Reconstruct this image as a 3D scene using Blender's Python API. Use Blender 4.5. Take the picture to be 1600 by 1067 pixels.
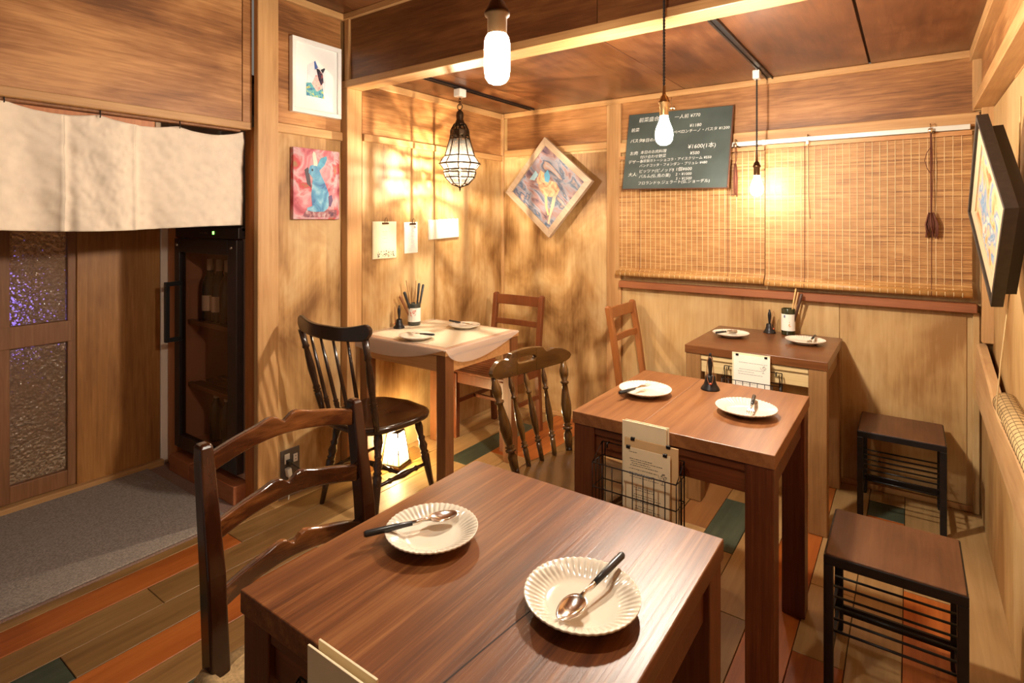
import bpy, bmesh, math, random
from mathutils import Vector, Matrix, noise as mnoise
PI = math.pi
random.seed(7)
scn = bpy.context.scene
for o in list(bpy.data.objects): bpy.data.objects.remove(o)
COL = scn.collection

# ------------------------------------------------------------------ camera, world, exposure
F_PX, CAM_H, HORIZON = 874.0, 1.35, 346.0
cam_d = bpy.data.cameras.new('camera')
cam_d.sensor_width = 36.0
cam_d.lens = F_PX / 1600 * 36.0
cam_d.shift_y = -(533.5 - HORIZON) / 1600.0
cam_d.clip_start = 0.02
cam = bpy.data.objects.new('camera', cam_d); COL.objects.link(cam)
cam.location = (0, 0, CAM_H)
cam.rotation_euler = (PI / 2, 0, math.atan2(1422 - 800, F_PX))
scn.camera = cam
w = bpy.data.worlds.new('room_air'); scn.world = w; w.use_nodes = True
w.node_tree.nodes['Background'].inputs[0].default_value = (1.0, 0.86, 0.70, 1)
w.node_tree.nodes['Background'].inputs[1].default_value = 0.21
vs = scn.view_settings
vs.view_transform = 'Standard'; vs.look = 'None'; vs.gamma = 1.0; vs.use_curve_mapping = False
vs.exposure = 0.0
LAMP = (1.0, 0.885, 0.72)          # colour of the warm bulbs
P_FRONT, P_MID, P_FAR, P_LANTERN, P_FLOOR = 30.0, 110.0, 11.0, 72.0, 24.0   # watts given off

# ------------------------------------------------------------------ node helpers
def new_mat(name):
    m = bpy.data.materials.new(name); m.use_nodes = True
    nt = m.node_tree; return m, nt, nt.nodes['Principled BSDF']
def lin(c): return tuple(c) + (1,) if len(c) == 3 else c
def plain(name, col, rough=0.5, metal=0.0, coat=0.0, spec=0.5, var=0.0, vscale=30, bump=0.0, trans=0.0):
    m, nt, b = new_mat(name)
    b.inputs['Base Color'].default_value = lin(col)
    b.inputs['Roughness'].default_value = rough; b.inputs['Metallic'].default_value = metal
    b.inputs['Coat Weight'].default_value = coat; b.inputs['Specular IOR Level'].default_value = spec
    b.inputs['Transmission Weight'].default_value = trans
    if var or bump:
        tc = nt.nodes.new('ShaderNodeTexCoord'); n = nt.nodes.new('ShaderNodeTexNoise')
        n.inputs['Scale'].default_value = vscale; n.inputs['Detail'].default_value = 5
        nt.links.new(tc.outputs['Object'], n.inputs['Vector'])
        if var:
            r = nt.nodes.new('ShaderNodeValToRGB')
            r.color_ramp.elements[0].position = .3; r.color_ramp.elements[1].position = .7
            r.color_ramp.elements[0].color = lin([c * (1 - var) for c in col[:3]])
            r.color_ramp.elements[1].color = lin([min(1, c * (1 + var)) for c in col[:3]])
            nt.links.new(n.outputs['Fac'], r.inputs['Fac']); nt.links.new(r.outputs['Color'], b.inputs['Base Color'])
        if bump:
            bp = nt.nodes.new('ShaderNodeBump'); bp.inputs['Strength'].default_value = bump; bp.inputs['Distance'].default_value = .002
            nt.links.new(n.outputs['Fac'], bp.inputs['Height']); nt.links.new(bp.outputs['Normal'], b.inputs['Normal'])
    return m
def wood(name, dark, mid, light, axis='y', grain=40, stretch=.05, blot=3.0, blot_w=.5, rough=.5, bump=.15, ring=0.0, coat=0.0, bstretch=.35, rnd=0.0, lo=.3, hi=.7):
    """stained timber: long grain plus large patches of stain"""
    m, nt, b = new_mat(name); N, L = nt.nodes, nt.links
    tc = N.new('ShaderNodeTexCoord')
    oi = N.new('ShaderNodeObjectInfo')
    off = N.new('ShaderNodeVectorMath'); off.operation = 'MULTIPLY_ADD'
    cmb = N.new('ShaderNodeCombineXYZ')
    for i in range(3): L.new(oi.outputs['Random'], cmb.inputs[i])
    L.new(cmb.outputs[0], off.inputs[0]); off.inputs[1].default_value = (7.3, 9.1, 5.7); L.new(tc.outputs['Object'], off.inputs[2])
    def mapped(s, st):
        mp = N.new('ShaderNodeMapping'); v = [s, s, s]; v['xyz'.index(axis)] = s * st
        mp.inputs['Scale'].default_value = v; L.new(off.outputs[0], mp.inputs['Vector']); return mp
    g = N.new('ShaderNodeTexNoise'); g.inputs['Scale'].default_value = 1; g.inputs['Detail'].default_value = 6; g.inputs['Roughness'].default_value = .65
    g.inputs['Distortion'].default_value = .6
    L.new(mapped(grain, stretch).outputs[0], g.inputs['Vector'])
    p = N.new('ShaderNodeTexNoise'); p.inputs['Scale'].default_value = 1; p.inputs['Detail'].default_value = 4; p.inputs['Roughness'].default_value = .6
    p.inputs['Distortion'].default_value = .4
    L.new(mapped(blot, bstretch).outputs[0], p.inputs['Vector'])
    mx = N.new('ShaderNodeMix'); mx.data_type = 'FLOAT'; mx.inputs[0].default_value = blot_w
    L.new(g.outputs['Fac'], mx.inputs[2]); L.new(p.outputs['Fac'], mx.inputs[3])
    fac = mx.outputs[0]
    if ring:
        wv = N.new('ShaderNodeTexWave'); wv.wave_type = 'RINGS'; wv.rings_direction = axis.upper()
        wv.inputs['Scale'].default_value = 1; wv.inputs['Distortion'].default_value = 5.5; wv.inputs['Detail'].default_value = 3; wv.inputs['Detail Scale'].default_value = .7
        L.new(mapped(9, .12).outputs[0], wv.inputs['Vector'])
        m2 = N.new('ShaderNodeMix'); m2.data_type = 'FLOAT'; m2.inputs[0].default_value = ring
        L.new(fac, m2.inputs[2]); L.new(wv.outputs['Fac'], m2.inputs[3]); fac = m2.outputs[0]
    r = N.new('ShaderNodeValToRGB'); e = r.color_ramp.elements
    e[0].position = lo; e[0].color = lin(dark); e[1].position = hi; e[1].color = lin(light)
    k = e.new((lo + hi) / 2); k.color = lin(mid)
    L.new(fac, r.inputs['Fac'])
    out = r.outputs['Color']
    if rnd:
        hs = N.new('ShaderNodeHueSaturation')
        mr = N.new('ShaderNodeMapRange'); mr.inputs[3].default_value = 1 - rnd; mr.inputs[4].default_value = 1 + rnd
        L.new(oi.outputs['Random'], mr.inputs[0]); L.new(mr.outputs[0], hs.inputs['Value']); L.new(out, hs.inputs['Color']); out = hs.outputs['Color']
    L.new(out, b.inputs['Base Color'])
    b.inputs['Roughness'].default_value = rough; b.inputs['Coat Weight'].default_value = coat; b.inputs['Coat Roughness'].default_value = .12
    if bump:
        bp = N.new('ShaderNodeBump'); bp.inputs['Strength'].default_value = bump; bp.inputs['Distance'].default_value = .003
        L.new(g.outputs['Fac'], bp.inputs['Height']); L.new(bp.outputs['Normal'], b.inputs['Normal'])
    return m
def glow(name, col, strength):
    m, nt, b = new_mat(name)
    b.inputs['Base Color'].default_value = (.9, .9, .88, 1)
    b.inputs['Emission Color'].default_value = lin(col); b.inputs['Emission Strength'].default_value = strength
    return m
def pane_mat(name, col, clear, pattern=0.0, scale=60):
    """milky glass: part of the light passes straight, the rest is scattered through"""
    m, nt, b = new_mat(name); N, L = nt.nodes, nt.links
    t = N.new('ShaderNodeBsdfTransparent'); t.inputs[0].default_value = lin(col)
    tl = N.new('ShaderNodeBsdfTranslucent'); tl.inputs[0].default_value = lin([c * .3 for c in col])
    a = N.new('ShaderNodeMixShader'); a.inputs[0].default_value = clear
    if pattern:      # streaks put into the glass colour to throw streaked light on the walls
        tc = N.new('ShaderNodeTexCoord'); mp = N.new('ShaderNodeMapping'); mp.inputs['Rotation'].default_value = (.55, .35, 0)
        m2 = N.new('ShaderNodeMapping'); m2.inputs['Scale'].default_value = (scale * .5, scale * .35, scale * 1.9); L.new(mp.outputs[0], m2.inputs['Vector'])
        nz = N.new('ShaderNodeTexNoise'); nz.inputs['Scale'].default_value = 1; nz.inputs['Detail'].default_value = 3; nz.inputs['Distortion'].default_value = .5
        L.new(tc.outputs['Object'], mp.inputs['Vector']); L.new(m2.outputs[0], nz.inputs['Vector'])
        rp = N.new('ShaderNodeValToRGB'); rp.color_ramp.elements[0].position = .40; rp.color_ramp.elements[1].position = .60
        lo_ = [c * (1 - pattern) for c in col]; rp.color_ramp.elements[0].color = lin(lo_); rp.color_ramp.elements[1].color = lin(col)
        L.new(nz.outputs['Fac'], rp.inputs['Fac']); L.new(rp.outputs['Color'], t.inputs[0])
    L.new(tl.outputs[0], a.inputs[1]); L.new(t.outputs[0], a.inputs[2])
    gl = N.new('ShaderNodeBsdfGlossy'); gl.inputs['Roughness'].default_value = .15
    c = N.new('ShaderNodeMixShader'); c.inputs[0].default_value = .06
    L.new(a.outputs[0], c.inputs[1]); L.new(gl.outputs[0], c.inputs[2])
    L.new(c.outputs[0], N['Material Output'].inputs['Surface'])
    return m
def art_mat(name, cols, scale=6, dist=2.5, stretch=(1, 1, 1), rough=.45):
    m, nt, b = new_mat(name); N, L = nt.nodes, nt.links
    tc = N.new('ShaderNodeTexCoord'); mp = N.new('ShaderNodeMapping'); mp.inputs['Scale'].default_value = stretch
    n = N.new('ShaderNodeTexNoise'); n.inputs['Scale'].default_value = scale; n.inputs['Detail'].default_value = 5; n.inputs['Distortion'].default_value = dist
    L.new(tc.outputs['Object'], mp.inputs['Vector']); L.new(mp.outputs[0], n.inputs['Vector'])
    r = N.new('ShaderNodeValToRGB'); e = r.color_ramp.elements
    e[0].position = .28; e[0].color = lin(cols[0]); e[1].position = .72; e[1].color = lin(cols[-1])
    for i, c in enumerate(cols[1:-1], 1):
        k = e.new(.28 + .44 * i / (len(cols) - 1)); k.color = lin(c)
    L.new(n.outputs['Fac'], r.inputs['Fac']); L.new(r.outputs['Color'], b.inputs['Base Color'])
    b.inputs['Roughness'].default_value = rough
    return m

# ------------------------------------------------------------------ materials
PLY = wood('washed_plywood', (.19, .082, .020), (.42, .232, .082), (.59, .40, .19), 'z', 60, .05, 3.6, .80, rough=.5, bump=.06, bstretch=.55, lo=.36, hi=.61)
PLY_BACK = wood('washed_plywood_pale', (.29, .14, .042), (.46, .28, .11), (.57, .385, .18), 'z', 60, .06, 2.4, .75, rough=.5, bump=.06, bstretch=.6, lo=.37, hi=.61)
BROWN = wood('brown_plywood', (.14, .05, .012), (.32, .135, .041), (.54, .27, .10), 'y', 75, .06, 4.0, .66, rough=.45, bump=.10, bstretch=.30, lo=.37, hi=.62)
BROWN_X = wood('brown_plywood_across', (.11, .038, .009), (.26, .105, .03), (.42, .195, .066), 'x', 75, .06, 4.5, .58, rough=.45, bump=.12, bstretch=.28, lo=.37, hi=.62)
BEAMP = wood('dark_plywood_across', (.075, .023, .006), (.15, .054, .015), (.24, .10, .03), 'x', 50, .08, 4.0, .55, rough=.42, bump=.1, bstretch=.3, lo=.36, hi=.64)
CEIL = wood('ceiling_plywood', (.055, .015, .005), (.125, .040, .012), (.22, .085, .03), 'y', 40, .1, 3.2, .7, rough=.30, bump=.08, bstretch=.5, lo=.36, hi=.63)
PINE = wood('pine_trim', (.32, .150, .048), (.46, .245, .092), (.57, .345, .145), 'y', 60, .04, 6, .4, rough=.5, bump=.1)
PINE_X = wood('pine_trim_across', (.32, .150, .048), (.46, .245, .092), (.57, .345, .145), 'x', 60, .04, 6, .4, rough=.5, bump=.1)
PINE_Z = wood('pine_post', (.34, .165, .055), (.48, .26, .10), (.59, .36, .155), 'z', 60, .04, 6, .4, rough=.5, bump=.1)
CEDAR = wood('cedar_jamb', (.32, .085, .016), (.46, .15, .034), (.56, .21, .055), 'z', 60, .04, 5, .4, rough=.45, bump=.1)
REDW = wood('red_brown_sill', (.17, .05, .018), (.26, .085, .03), (.35, .13, .05), 'x', 60, .05, 5, .5, rough=.45, bump=.1)
DOORW = wood('old_door_timber', (.15, .06, .022), (.24, .10, .038), (.33, .155, .065), 'z', 70, .05, 5, .4, rough=.55, bump=.2)
DOORP = wood('old_door_panel', (.17, .06, .012), (.37, .155, .036), (.56, .28, .085), 'z', 60, .05, 4, .6, rough=.5, bump=.12, bstretch=.3)
RAILW = wood('rustic_ledge', (.38, .20, .085), (.52, .31, .14), (.62, .41, .21), 'y', 30, .06, 8, .5, rough=.55, bump=.3)
TABLE_F = wood('walnut_table', (.055, .013, .0035), (.145, .045, .011), (.275, .110, .034), 'y', 150, .022, 6, .45, rough=.37, bump=.22, ring=.08, bstretch=.22, lo=.33, hi=.67)
TABLE_M = wood('chestnut_table', (.13, .043, .012), (.215, .082, .026), (.30, .132, .048), 'y', 110, .035, 6, .5, rough=.38, bump=.12, ring=.08, bstretch=.3)
TABLE_B = wood('brown_table', (.085, .028, .008), (.155, .056, .018), (.22, .09, .032), 'x', 80, .04, 8, .5, rough=.28, bump=.1, bstretch=.3)
TLEG = wood('table_leg_stain', (.045, .009, .002), (.098, .023, .0055), (.165, .046, .011), 'z', 110, .03, 8, .4, rough=.42, bump=.15)
TLEG_O = wood('oak_table_leg', (.15, .068, .02), (.26, .13, .045), (.36, .19, .075), 'z', 80, .04, 6, .5, rough=.5, bump=.15)
APRON = wood('table_apron_stain', (.045, .009, .002), (.098, .023, .0055), (.165, .046, .011), 'x', 110, .03, 8, .4, rough=.42, bump=.15)
CREAMW = wood('bare_pine_rail', (.52, .36, .16), (.62, .46, .23), (.70, .55, .31), 'x', 90, .03, 8, .4, rough=.5, bump=.1)
HONEY = wood('honey_table_wood', (.30, .12, .035), (.44, .205, .07), (.54, .29, .12), 'x', 70, .05, 7, .4, rough=.42, bump=.1)
HONEY_Z = wood('honey_leg_shaded', (.10, .033, .009), (.17, .06, .018), (.25, .10, .033), 'z', 70, .05, 7, .4, rough=.42, bump=.1)  # shade on the legs put into a darker copy of the honey wood
MAHOG = wood('mahogany_chair', (.012, .0025, .001), (.028, .0065, .002), (.080, .021, .006), 'z', 50, .08, 6, .6, rough=.2, bump=.03, coat=.25)
MAHOG_Y = wood('mahogany_slat_highlit', (.014, .003, .001), (.055, .014, .0035), (.27, .095, .024), 'x', 40, .15, 7, .7, rough=.2, bump=.03, coat=.35, lo=.36, hi=.66)  # light end of the ramp paints warm highlights into the slats
BLACKW = wood('black_brown_chair', (.016, .007, .004), (.028, .012, .006), (.050, .022, .010), 'y', 50, .1, 5, .5, rough=.22, bump=.04, coat=.4)
OLIVEW = wood('olive_brown_chair', (.022, .007, .0015), (.055, .021, .004), (.13, .060, .013), 'z', 22, .35, 7, .6, rough=.16, bump=.02, coat=.5)
OLIVE_X = wood('olive_brown_crest', (.028, .010, .002), (.060, .024, .005), (.10, .044, .009), 'x', 40, .12, 5, .5, rough=.24, bump=.03, coat=.25)
REDCH = wood('red_brown_chair', (.10, .024, .007), (.155, .042, .012), (.20, .065, .02), 'z', 60, .06, 6, .5, rough=.35, bump=.06)
ORCH = wood('orange_brown_chair', (.21, .062, .014), (.29, .095, .022), (.36, .135, .034), 'z', 60, .06, 6, .5, rough=.38, bump=.06)
STOOLW = wood('dark_stool_seat', (.065, .024, .010), (.115, .045, .018), (.17, .075, .032), 'y', 60, .06, 7, .5, rough=.42, bump=.1)
P_COL = {
 'orange': wood('plank_orange', (.20, .045, .008), (.37, .098, .016), (.46, .145, .028), 'y', 45, .04, 5, .5, rough=.42, bump=.2, rnd=.12, bstretch=.25),
 'olive': wood('plank_olive', (.13, .062, .018), (.235, .125, .04), (.33, .19, .07), 'y', 45, .04, 5, .5, rough=.45, bump=.2, rnd=.14, bstretch=.25),
 'beige': wood('plank_beige', (.27, .15, .055), (.38, .23, .092), (.47, .30, .135), 'y', 45, .04, 5, .5, rough=.5, bump=.2, rnd=.10, bstretch=.25),
 'brown': wood('plank_brown', (.17, .065, .018), (.27, .115, .035), (.34, .16, .055), 'y', 45, .04, 5, .5, rough=.45, bump=.2, rnd=.12, bstretch=.25),
 'green': wood('plank_green', (.028, .036, .022), (.05, .065, .042), (.085, .10, .065), 'y', 45, .04, 8, .5, rough=.45, bump=.2, rnd=.1, bstretch=.4),
}
CREAM = plain('cream_plaster', (.86, .74, .62), .8, var=.04, vscale=8)
IRON = plain('black_iron', (.012, .010, .011), .38, metal=.3, var=.3, vscale=40)
WIRE = plain('black_wire', (.014, .009, .008), .4, metal=.5)
STEEL = plain('steel', (.78, .74, .68), .16, metal=1.0)
BLACKP = plain('black_handle', (.022, .024, .026), .3)
BRASSD = plain('dark_brass', (.10, .052, .022), .34, metal=.9)
BRASSB = plain('aged_brass', (.34, .20, .085), .3, metal=1.0)
LANTM = plain('lantern_metal', (.055, .032, .016), .42, metal=.85, var=.3, vscale=60)
WHITEP = plain('white_plastic', (.78, .74, .66), .4)
CERAM = plain('glazed_stoneware', (.70, .63, .52), .12, coat=.4, var=.03, vscale=10)
PAPER = plain('white_paper', (.80, .76, .68), .75, var=.03, vscale=15)
PAPERC = plain('cream_card', (.76, .64, .43), .75, var=.04, vscale=15)
KRAFT = plain('kraft_card', (.62, .41, .20), .75, var=.05, vscale=20)
INK = plain('print_ink', (.055, .045, .04), .7)
INKB = plain('blue_print_ink', (.10, .12, .26), .7)
INKR = plain('red_print_ink', (.60, .10, .05), .7)
CHALK = plain('chalk', (.78, .80, .78), .9)
BOARD = plain('slate_board', (.060, .078, .074), .33, var=.3, vscale=4)  # slate grey lightened to carry the bulb's sheen in the colour
LINEN = plain('washed_linen', (.74, .64, .52), .9, var=.06, vscale=25, bump=.25)
COTTON = plain('cream_cloth', (.80, .70, .48), .55, var=.03, vscale=10)
VINYL = plain('clear_vinyl_sheet', (.72, .60, .50), .25, coat=.3)
CARPET = plain('grey_doormat', (.27, .225, .195), .95, var=.35, vscale=160, bump=.8)
CARPET2 = plain('brown_entrance_carpet', (.27, .165, .13), .95, var=.3, vscale=160, bump=.6)
BRICK = wood('red_clay_base', (.24, .07, .025), (.36, .115, .04), (.44, .165, .065), 'x', 20, .3, 10, .5, rough=.6, bump=.2)
FRIDGE = plain('dark_cooler_body', (.022, .014, .013), .35, var=.2, vscale=20)
FRIDGE_IN = plain('brown_cooler_lining', (.50, .29, .20), .5)
SHELFW = plain('cooler_shelf_wood', (.22, .12, .06), .6)
BOTTLE = plain('dark_bottle_glass', (.03, .035, .028), .08, coat=.5)
CAPS = plain('bottle_capsule', (.62, .54, .42), .45)
LED = glow('green_indicator', (.2, 1.0, .1), 6.0)
STRAW = plain('rush_straw', (.42, .27, .12), .8, var=.3, vscale=140, bump=.4)
CORD = plain('brown_cord', (.13, .036, .018), .8)
CORDB = plain('black_flex', (.016, .011, .010), .6)
LEATH = plain('leather_loop', (.30, .13, .05), .6)
BAMB = None
def bamboo(name, axis, cols):
    m, nt, b = new_mat(name); N, L = nt.nodes, nt.links
    tc = N.new('ShaderNodeTexCoord')
    def noise(sc, det=2):
        mp = N.new('ShaderNodeMapping'); mp.inputs['Scale'].default_value = sc; L.new(tc.outputs['Object'], mp.inputs['Vector'])
        n = N.new('ShaderNodeTexNoise'); n.inputs['Scale'].default_value = 1; n.inputs['Detail'].default_value = det
        L.new(mp.outputs[0], n.inputs['Vector']); return n
    s1 = [0, 0, 105.0]; s2 = [0, 0, 60]
    s1['xy'.index(axis)] = .35; s2['xy'.index(axis)] = 9
    a, c = noise(s1), noise(s2, 5)
    mx = N.new('ShaderNodeMix'); mx.data_type = 'FLOAT'; mx.inputs[0].default_value = .42
    L.new(a.outputs['Fac'], mx.inputs[2]); L.new(c.outputs['Fac'], mx.inputs[3])
    r = N.new('ShaderNodeValToRGB'); e = r.color_ramp.elements
    e[0].position = .34; e[0].color = lin(cols[0]); e[1].position = .66; e[1].color = lin(cols[2]); k = e.new(.5); k.color = lin(cols[1])
    L.new(mx.outputs[0], r.inputs['Fac']); L.new(r.outputs['Color'], b.inputs['Base Color'])
    b.inputs['Roughness'].default_value = .5
    return m
BAMB = bamboo('bamboo_slats', 'x', ((.17, .058, .013), (.40, .185, .052), (.60, .35, .13)))
BAMB_R = bamboo('reddish_bamboo_slats', 'y', ((.30, .13, .07), (.46, .25, .14), (.60, .40, .24)))
ROLLB = plain('bamboo_roll', (.42, .215, .065), .45, var=.15, vscale=40)
ROLLM = plain('pale_bamboo_roll', (.70, .52, .25), .5, var=.1, vscale=40)
THREAD = plain('cream_thread', (.80, .62, .36), .8)
def ripple_glass():
    m, nt, b = new_mat('rippled_glass'); N, L = nt.nodes, nt.links
    tc = N.new('ShaderNodeTexCoord')
    v = N.new('ShaderNodeTexVoronoi'); v.inputs['Scale'].default_value = 75; v.feature = 'SMOOTH_F1'
    L.new(tc.outputs['Object'], v.inputs['Vector'])
    bp = N.new('ShaderNodeBump'); bp.inputs['Strength'].default_value = 1.0; bp.inputs['Distance'].default_value = .012
    L.new(v.outputs['Distance'], bp.inputs['Height']); L.new(bp.outputs['Normal'], b.inputs['Normal'])
    b.inputs['Base Color'].default_value = (.62, .42, .26, 1); b.inputs['Roughness'].default_value = .10
    b.inputs['Transmission Weight'].default_value = .75; b.inputs['IOR'].default_value = 1.55; b.inputs['Specular IOR Level'].default_value = 1.0
    return m
RIPPLE = ripple_glass()
def tinted():
    m, nt, b = new_mat('tinted_cooler_glass'); N, L = nt.nodes, nt.links
    t = N.new('ShaderNodeBsdfTransparent'); t.inputs[0].default_value = (.80, .64, .54, 1)
    g = N.new('ShaderNodeBsdfGlossy'); g.inputs['Roughness'].default_value = .06
    mx = N.new('ShaderNodeMixShader'); mx.inputs[0].default_value = .09; L.new(t.outputs[0], mx.inputs[1]); L.new(g.outputs[0], mx.inputs[2])
    L.new(mx.outputs[0], N['Material Output'].inputs['Surface']); return m
TINT = tinted()
MILK = pane_mat('milky_lantern_glass', (1.0, .95, .84), .93, .85, 42)
CLEARG = pane_mat('clear_lantern_glass', (1.0, .97, .9), .986, .85, 45)
FROST = pane_mat('frosted_lantern_glass', (1.0, .93, .75), .70)
YELG = pane_mat('yellow_stained_glass', (1.0, .85, .35), .35)

# ------------------------------------------------------------------ mesh builder
class MB:
    def __init__(s): s.v = []; s.f = []; s.sm = []
    def add(s, vs, fs, M=None, smooth=False):
        n = len(s.v)
        s.v += [tuple(M @ Vector(p)) if M else tuple(p) for p in vs]
        for f in fs: s.f.append(tuple(i + n for i in f)); s.sm.append(smooth)
        return s
    def box(s, x0, x1, y0, y1, z0, z1, M=None):
        vs = [(x, y, z) for x in (x0, x1) for y in (y0, y1) for z in (z0, z1)]
        return s.add(vs, [(0, 1, 3, 2), (4, 6, 7, 5), (0, 4, 5, 1), (2, 3, 7, 6), (0, 2, 6, 4), (1, 5, 7, 3)], M)
    def tube(s, pts, r, seg=8, closed=False, caps=True, M=None, smooth=True):
        pts = [Vector(p) for p in pts]; n = len(pts)
        rr = r if isinstance(r, (list, tuple)) else [r] * n
        vs = []; up = None
        for i, p in enumerate(pts):
            a = pts[(i - 1) % n] if (closed or i > 0) else p
            b = pts[(i + 1) % n] if (closed or i < n - 1) else p
            t = (b - a).normalized() if (b - a).length > 1e-9 else Vector((0, 0, 1))
            if up is None:
                up = Vector((0, 0, 1)) if abs(t.z) < .9 else Vector((1, 0, 0))
            up = (up - t * up.dot(t))
            if up.length < 1e-6: up = t.orthogonal()
            up.normalize(); q = t.cross(up)
            for k in range(seg):
                an = 2 * PI * k / seg
                vs.append(p + (up * math.cos(an) + q * math.sin(an)) * rr[i])
        fs = []
        for i in range(n if closed else n - 1):
            for k in range(seg):
                a = i * seg + k; b = i * seg + (k + 1) % seg; j = ((i + 1) % n) * seg
                fs.append((a, b, j + (k + 1) % seg, j + k))
        s.add(vs, fs, M, smooth)
        if caps and not closed:
            n0 = len(s.v) - len(vs)
            s.f.append(tuple(n0 + k for k in reversed(range(seg)))); s.sm.append(False)
            s.f.append(tuple(n0 + (n - 1) * seg + k for k in range(seg))); s.sm.append(False)
        return s
    def turned(s, p0, p1, prof, seg=12, M=None):
        """lathe-turned stick from p0 to p1, prof = [(t, radius)]"""
        p0, p1 = Vector(p0), Vector(p1)
        return s.tube([p0.lerp(p1, t) for t, r in prof], [r for t, r in prof], seg, M=M)
    def lathe(s, prof, seg=24, M=None, smooth=True, a0=0.0):
        vs = []; fs = []; n = len(prof)
        for r, z in prof:
            for k in range(seg):
                an = a0 + 2 * PI * k / seg; vs.append((r * math.cos(an), r * math.sin(an), z))
        for i in range(n - 1):
            for k in range(seg):
                fs.append((i * seg + k, i * seg + (k + 1) % seg, (i + 1) * seg + (k + 1) % seg, (i + 1) * seg + k))
        return s.add(vs, fs, M, smooth)
    def prism(s, poly, d0, d1, M=None, plane='xz'):
        """closed outline extruded; plane 'xz' -> depth along y, 'xy' -> along z, 'yz' -> along x"""
        n = len(poly)
        def P(a, b, d): return {'xz': (a, d, b), 'xy': (a, b, d), 'yz': (d, a, b)}[plane]
        vs = [P(a, b, d0) for a, b in poly] + [P(a, b, d1) for a, b in poly]
        fs = [tuple(range(n)), tuple(reversed(range(n, 2 * n)))] + [(i, n + i, n + (i + 1) % n, (i + 1) % n) for i in range(n)]
        return s.add(vs, fs, M)
    def band(s, cols, th, M=None):
        """bent board: cols = [(x, zbot, ztop, y)] swept along x, th thick in y"""
        vs = []; fs = []
        for x, zb, zt, y in cols:
            vs += [(x, y - th / 2, zb), (x, y + th / 2, zb), (x, y + th / 2, zt), (x, y - th / 2, zt)]
        for i in range(len(cols) - 1):
            a, b = i * 4, i * 4 + 4
            for k in range(4): fs.append((a + k, a + (k + 1) % 4, b + (k + 1) % 4, b + k))
        fs.append((3, 2, 1, 0)); e = (len(cols) - 1) * 4; fs.append((e, e + 1, e + 2, e + 3))
        return s.add(vs, fs, M)
    def grid(s, fn, nu, nv, M=None, smooth=True):
        vs = [fn(i / nu, j / nv) for j in range(nv + 1) for i in range(nu + 1)]
        fs = [(j * (nu + 1) + i, j * (nu + 1) + i + 1, (j + 1) * (nu + 1) + i + 1, (j + 1) * (nu + 1) + i) for j in range(nv) for i in range(nu)]
        return s.add(vs, fs, M, smooth)
    def build(s, name, mat, parent=None, bevel=0.0, segs=2, subsurf=0, origin=None, solid=0.0):
        me = bpy.data.meshes.new(name)
        vs = s.v
        if origin is not None: vs = [(x - origin[0], y - origin[1], z - origin[2]) for x, y, z in vs]
        me.from_pydata(vs, [], s.f); me.validate()
        bm = bmesh.new(); bm.from_mesh(me); bmesh.ops.recalc_face_normals(bm, faces=bm.faces); bm.to_mesh(me); bm.free()
        if len(me.polygons) == len(s.sm): me.polygons.foreach_set('use_smooth', s.sm)
        me.materials.append(mat); me.update()
        o = bpy.data.objects.new(name, me); COL.objects.link(o)
        if origin is not None: o.location = origin
        if parent: o.parent = parent
        if solid:
            md = o.modifiers.new('solid', 'SOLIDIFY'); md.thickness = solid; md.offset = 0
        if bevel:
            md = o.modifiers.new('bevel', 'BEVEL'); md.width = bevel; md.segments = segs; md.limit_method = 'ANGLE'; md.angle_limit = math.radians(40)
        if subsurf:
            md = o.modifiers.new('subsurf', 'SUBSURF'); md.levels = subsurf; md.render_levels = subsurf
        return o
def box(name, mat, x0, x1, y0, y1, z0, z1, parent=None, bevel=.0015, M=None, segs=1):
    return MB().box(x0, x1, y0, y1, z0, z1, M).build(name, mat, parent, bevel, segs)
def thing(name, label, cat, loc=(0, 0, 0), rz=0.0, group=None):
    o = bpy.data.objects.new(name, None); COL.objects.link(o)
    o.location = loc; o.rotation_euler = (0, 0, rz); o.empty_display_size = .05
    o['label'] = label; o['category'] = cat
    if group: o['group'] = group
    return o
def tag(o, label, cat, group=None):
    o['label'] = label; o['category'] = cat
    if group: o['group'] = group
    return o
def struct(o, label=None):
    o['kind'] = 'structure'
    if label: o['label'] = label
    return o
def stuff(o): o['kind'] = 'stuff'; return o
def dup(root, loc=None, rz=None, label=None, cat=None, group=None):
    r = root.copy(); COL.objects.link(r)
    if loc is not None: r.location = loc
    if rz is not None: r.rotation_euler = (0, 0, rz)
    if label: r['label'] = label
    if group: r['group'] = group
    for ch in list(root.children):
        c = ch.copy(); COL.objects.link(c); c.parent = r
        for g in list(ch.children):
            d = g.copy(); COL.objects.link(d); d.parent = c
    return r
def T(x, y, z): return Matrix.Translation((x, y, z))
def frame(a, b, up=(0, 0, 1)):
    """matrix whose x axis runs a -> b, z close to up, origin a"""
    a, b, up = Vector(a), Vector(b), Vector(up)
    x = (b - a).normalized(); y = up.cross(x).normalized(); z = x.cross(y)
    return Matrix(((x.x, y.x, z.x, a.x), (x.y, y.y, z.y, a.y), (x.z, y.z, z.z, a.z), (0, 0, 0, 1)))
def text_mesh(name, body, size, mat, M, parent, shear=0.0, depth=.0004):
    c = bpy.data.curves.new(name, 'FONT'); c.body = body; c.size = size; c.extrude = depth; c.shear = shear; c.resolution_u = 2; c.offset = -.011 * size
    t = bpy.data.objects.new(name, c)
    me = bpy.data.meshes.new_from_object(t)
    bpy.data.objects.remove(t); bpy.data.curves.remove(c)
    me.transform(M); me.materials.clear(); me.materials.append(mat)
    o = bpy.data.objects.new(name, me); COL.objects.link(o); o.parent = parent
    return o

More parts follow.
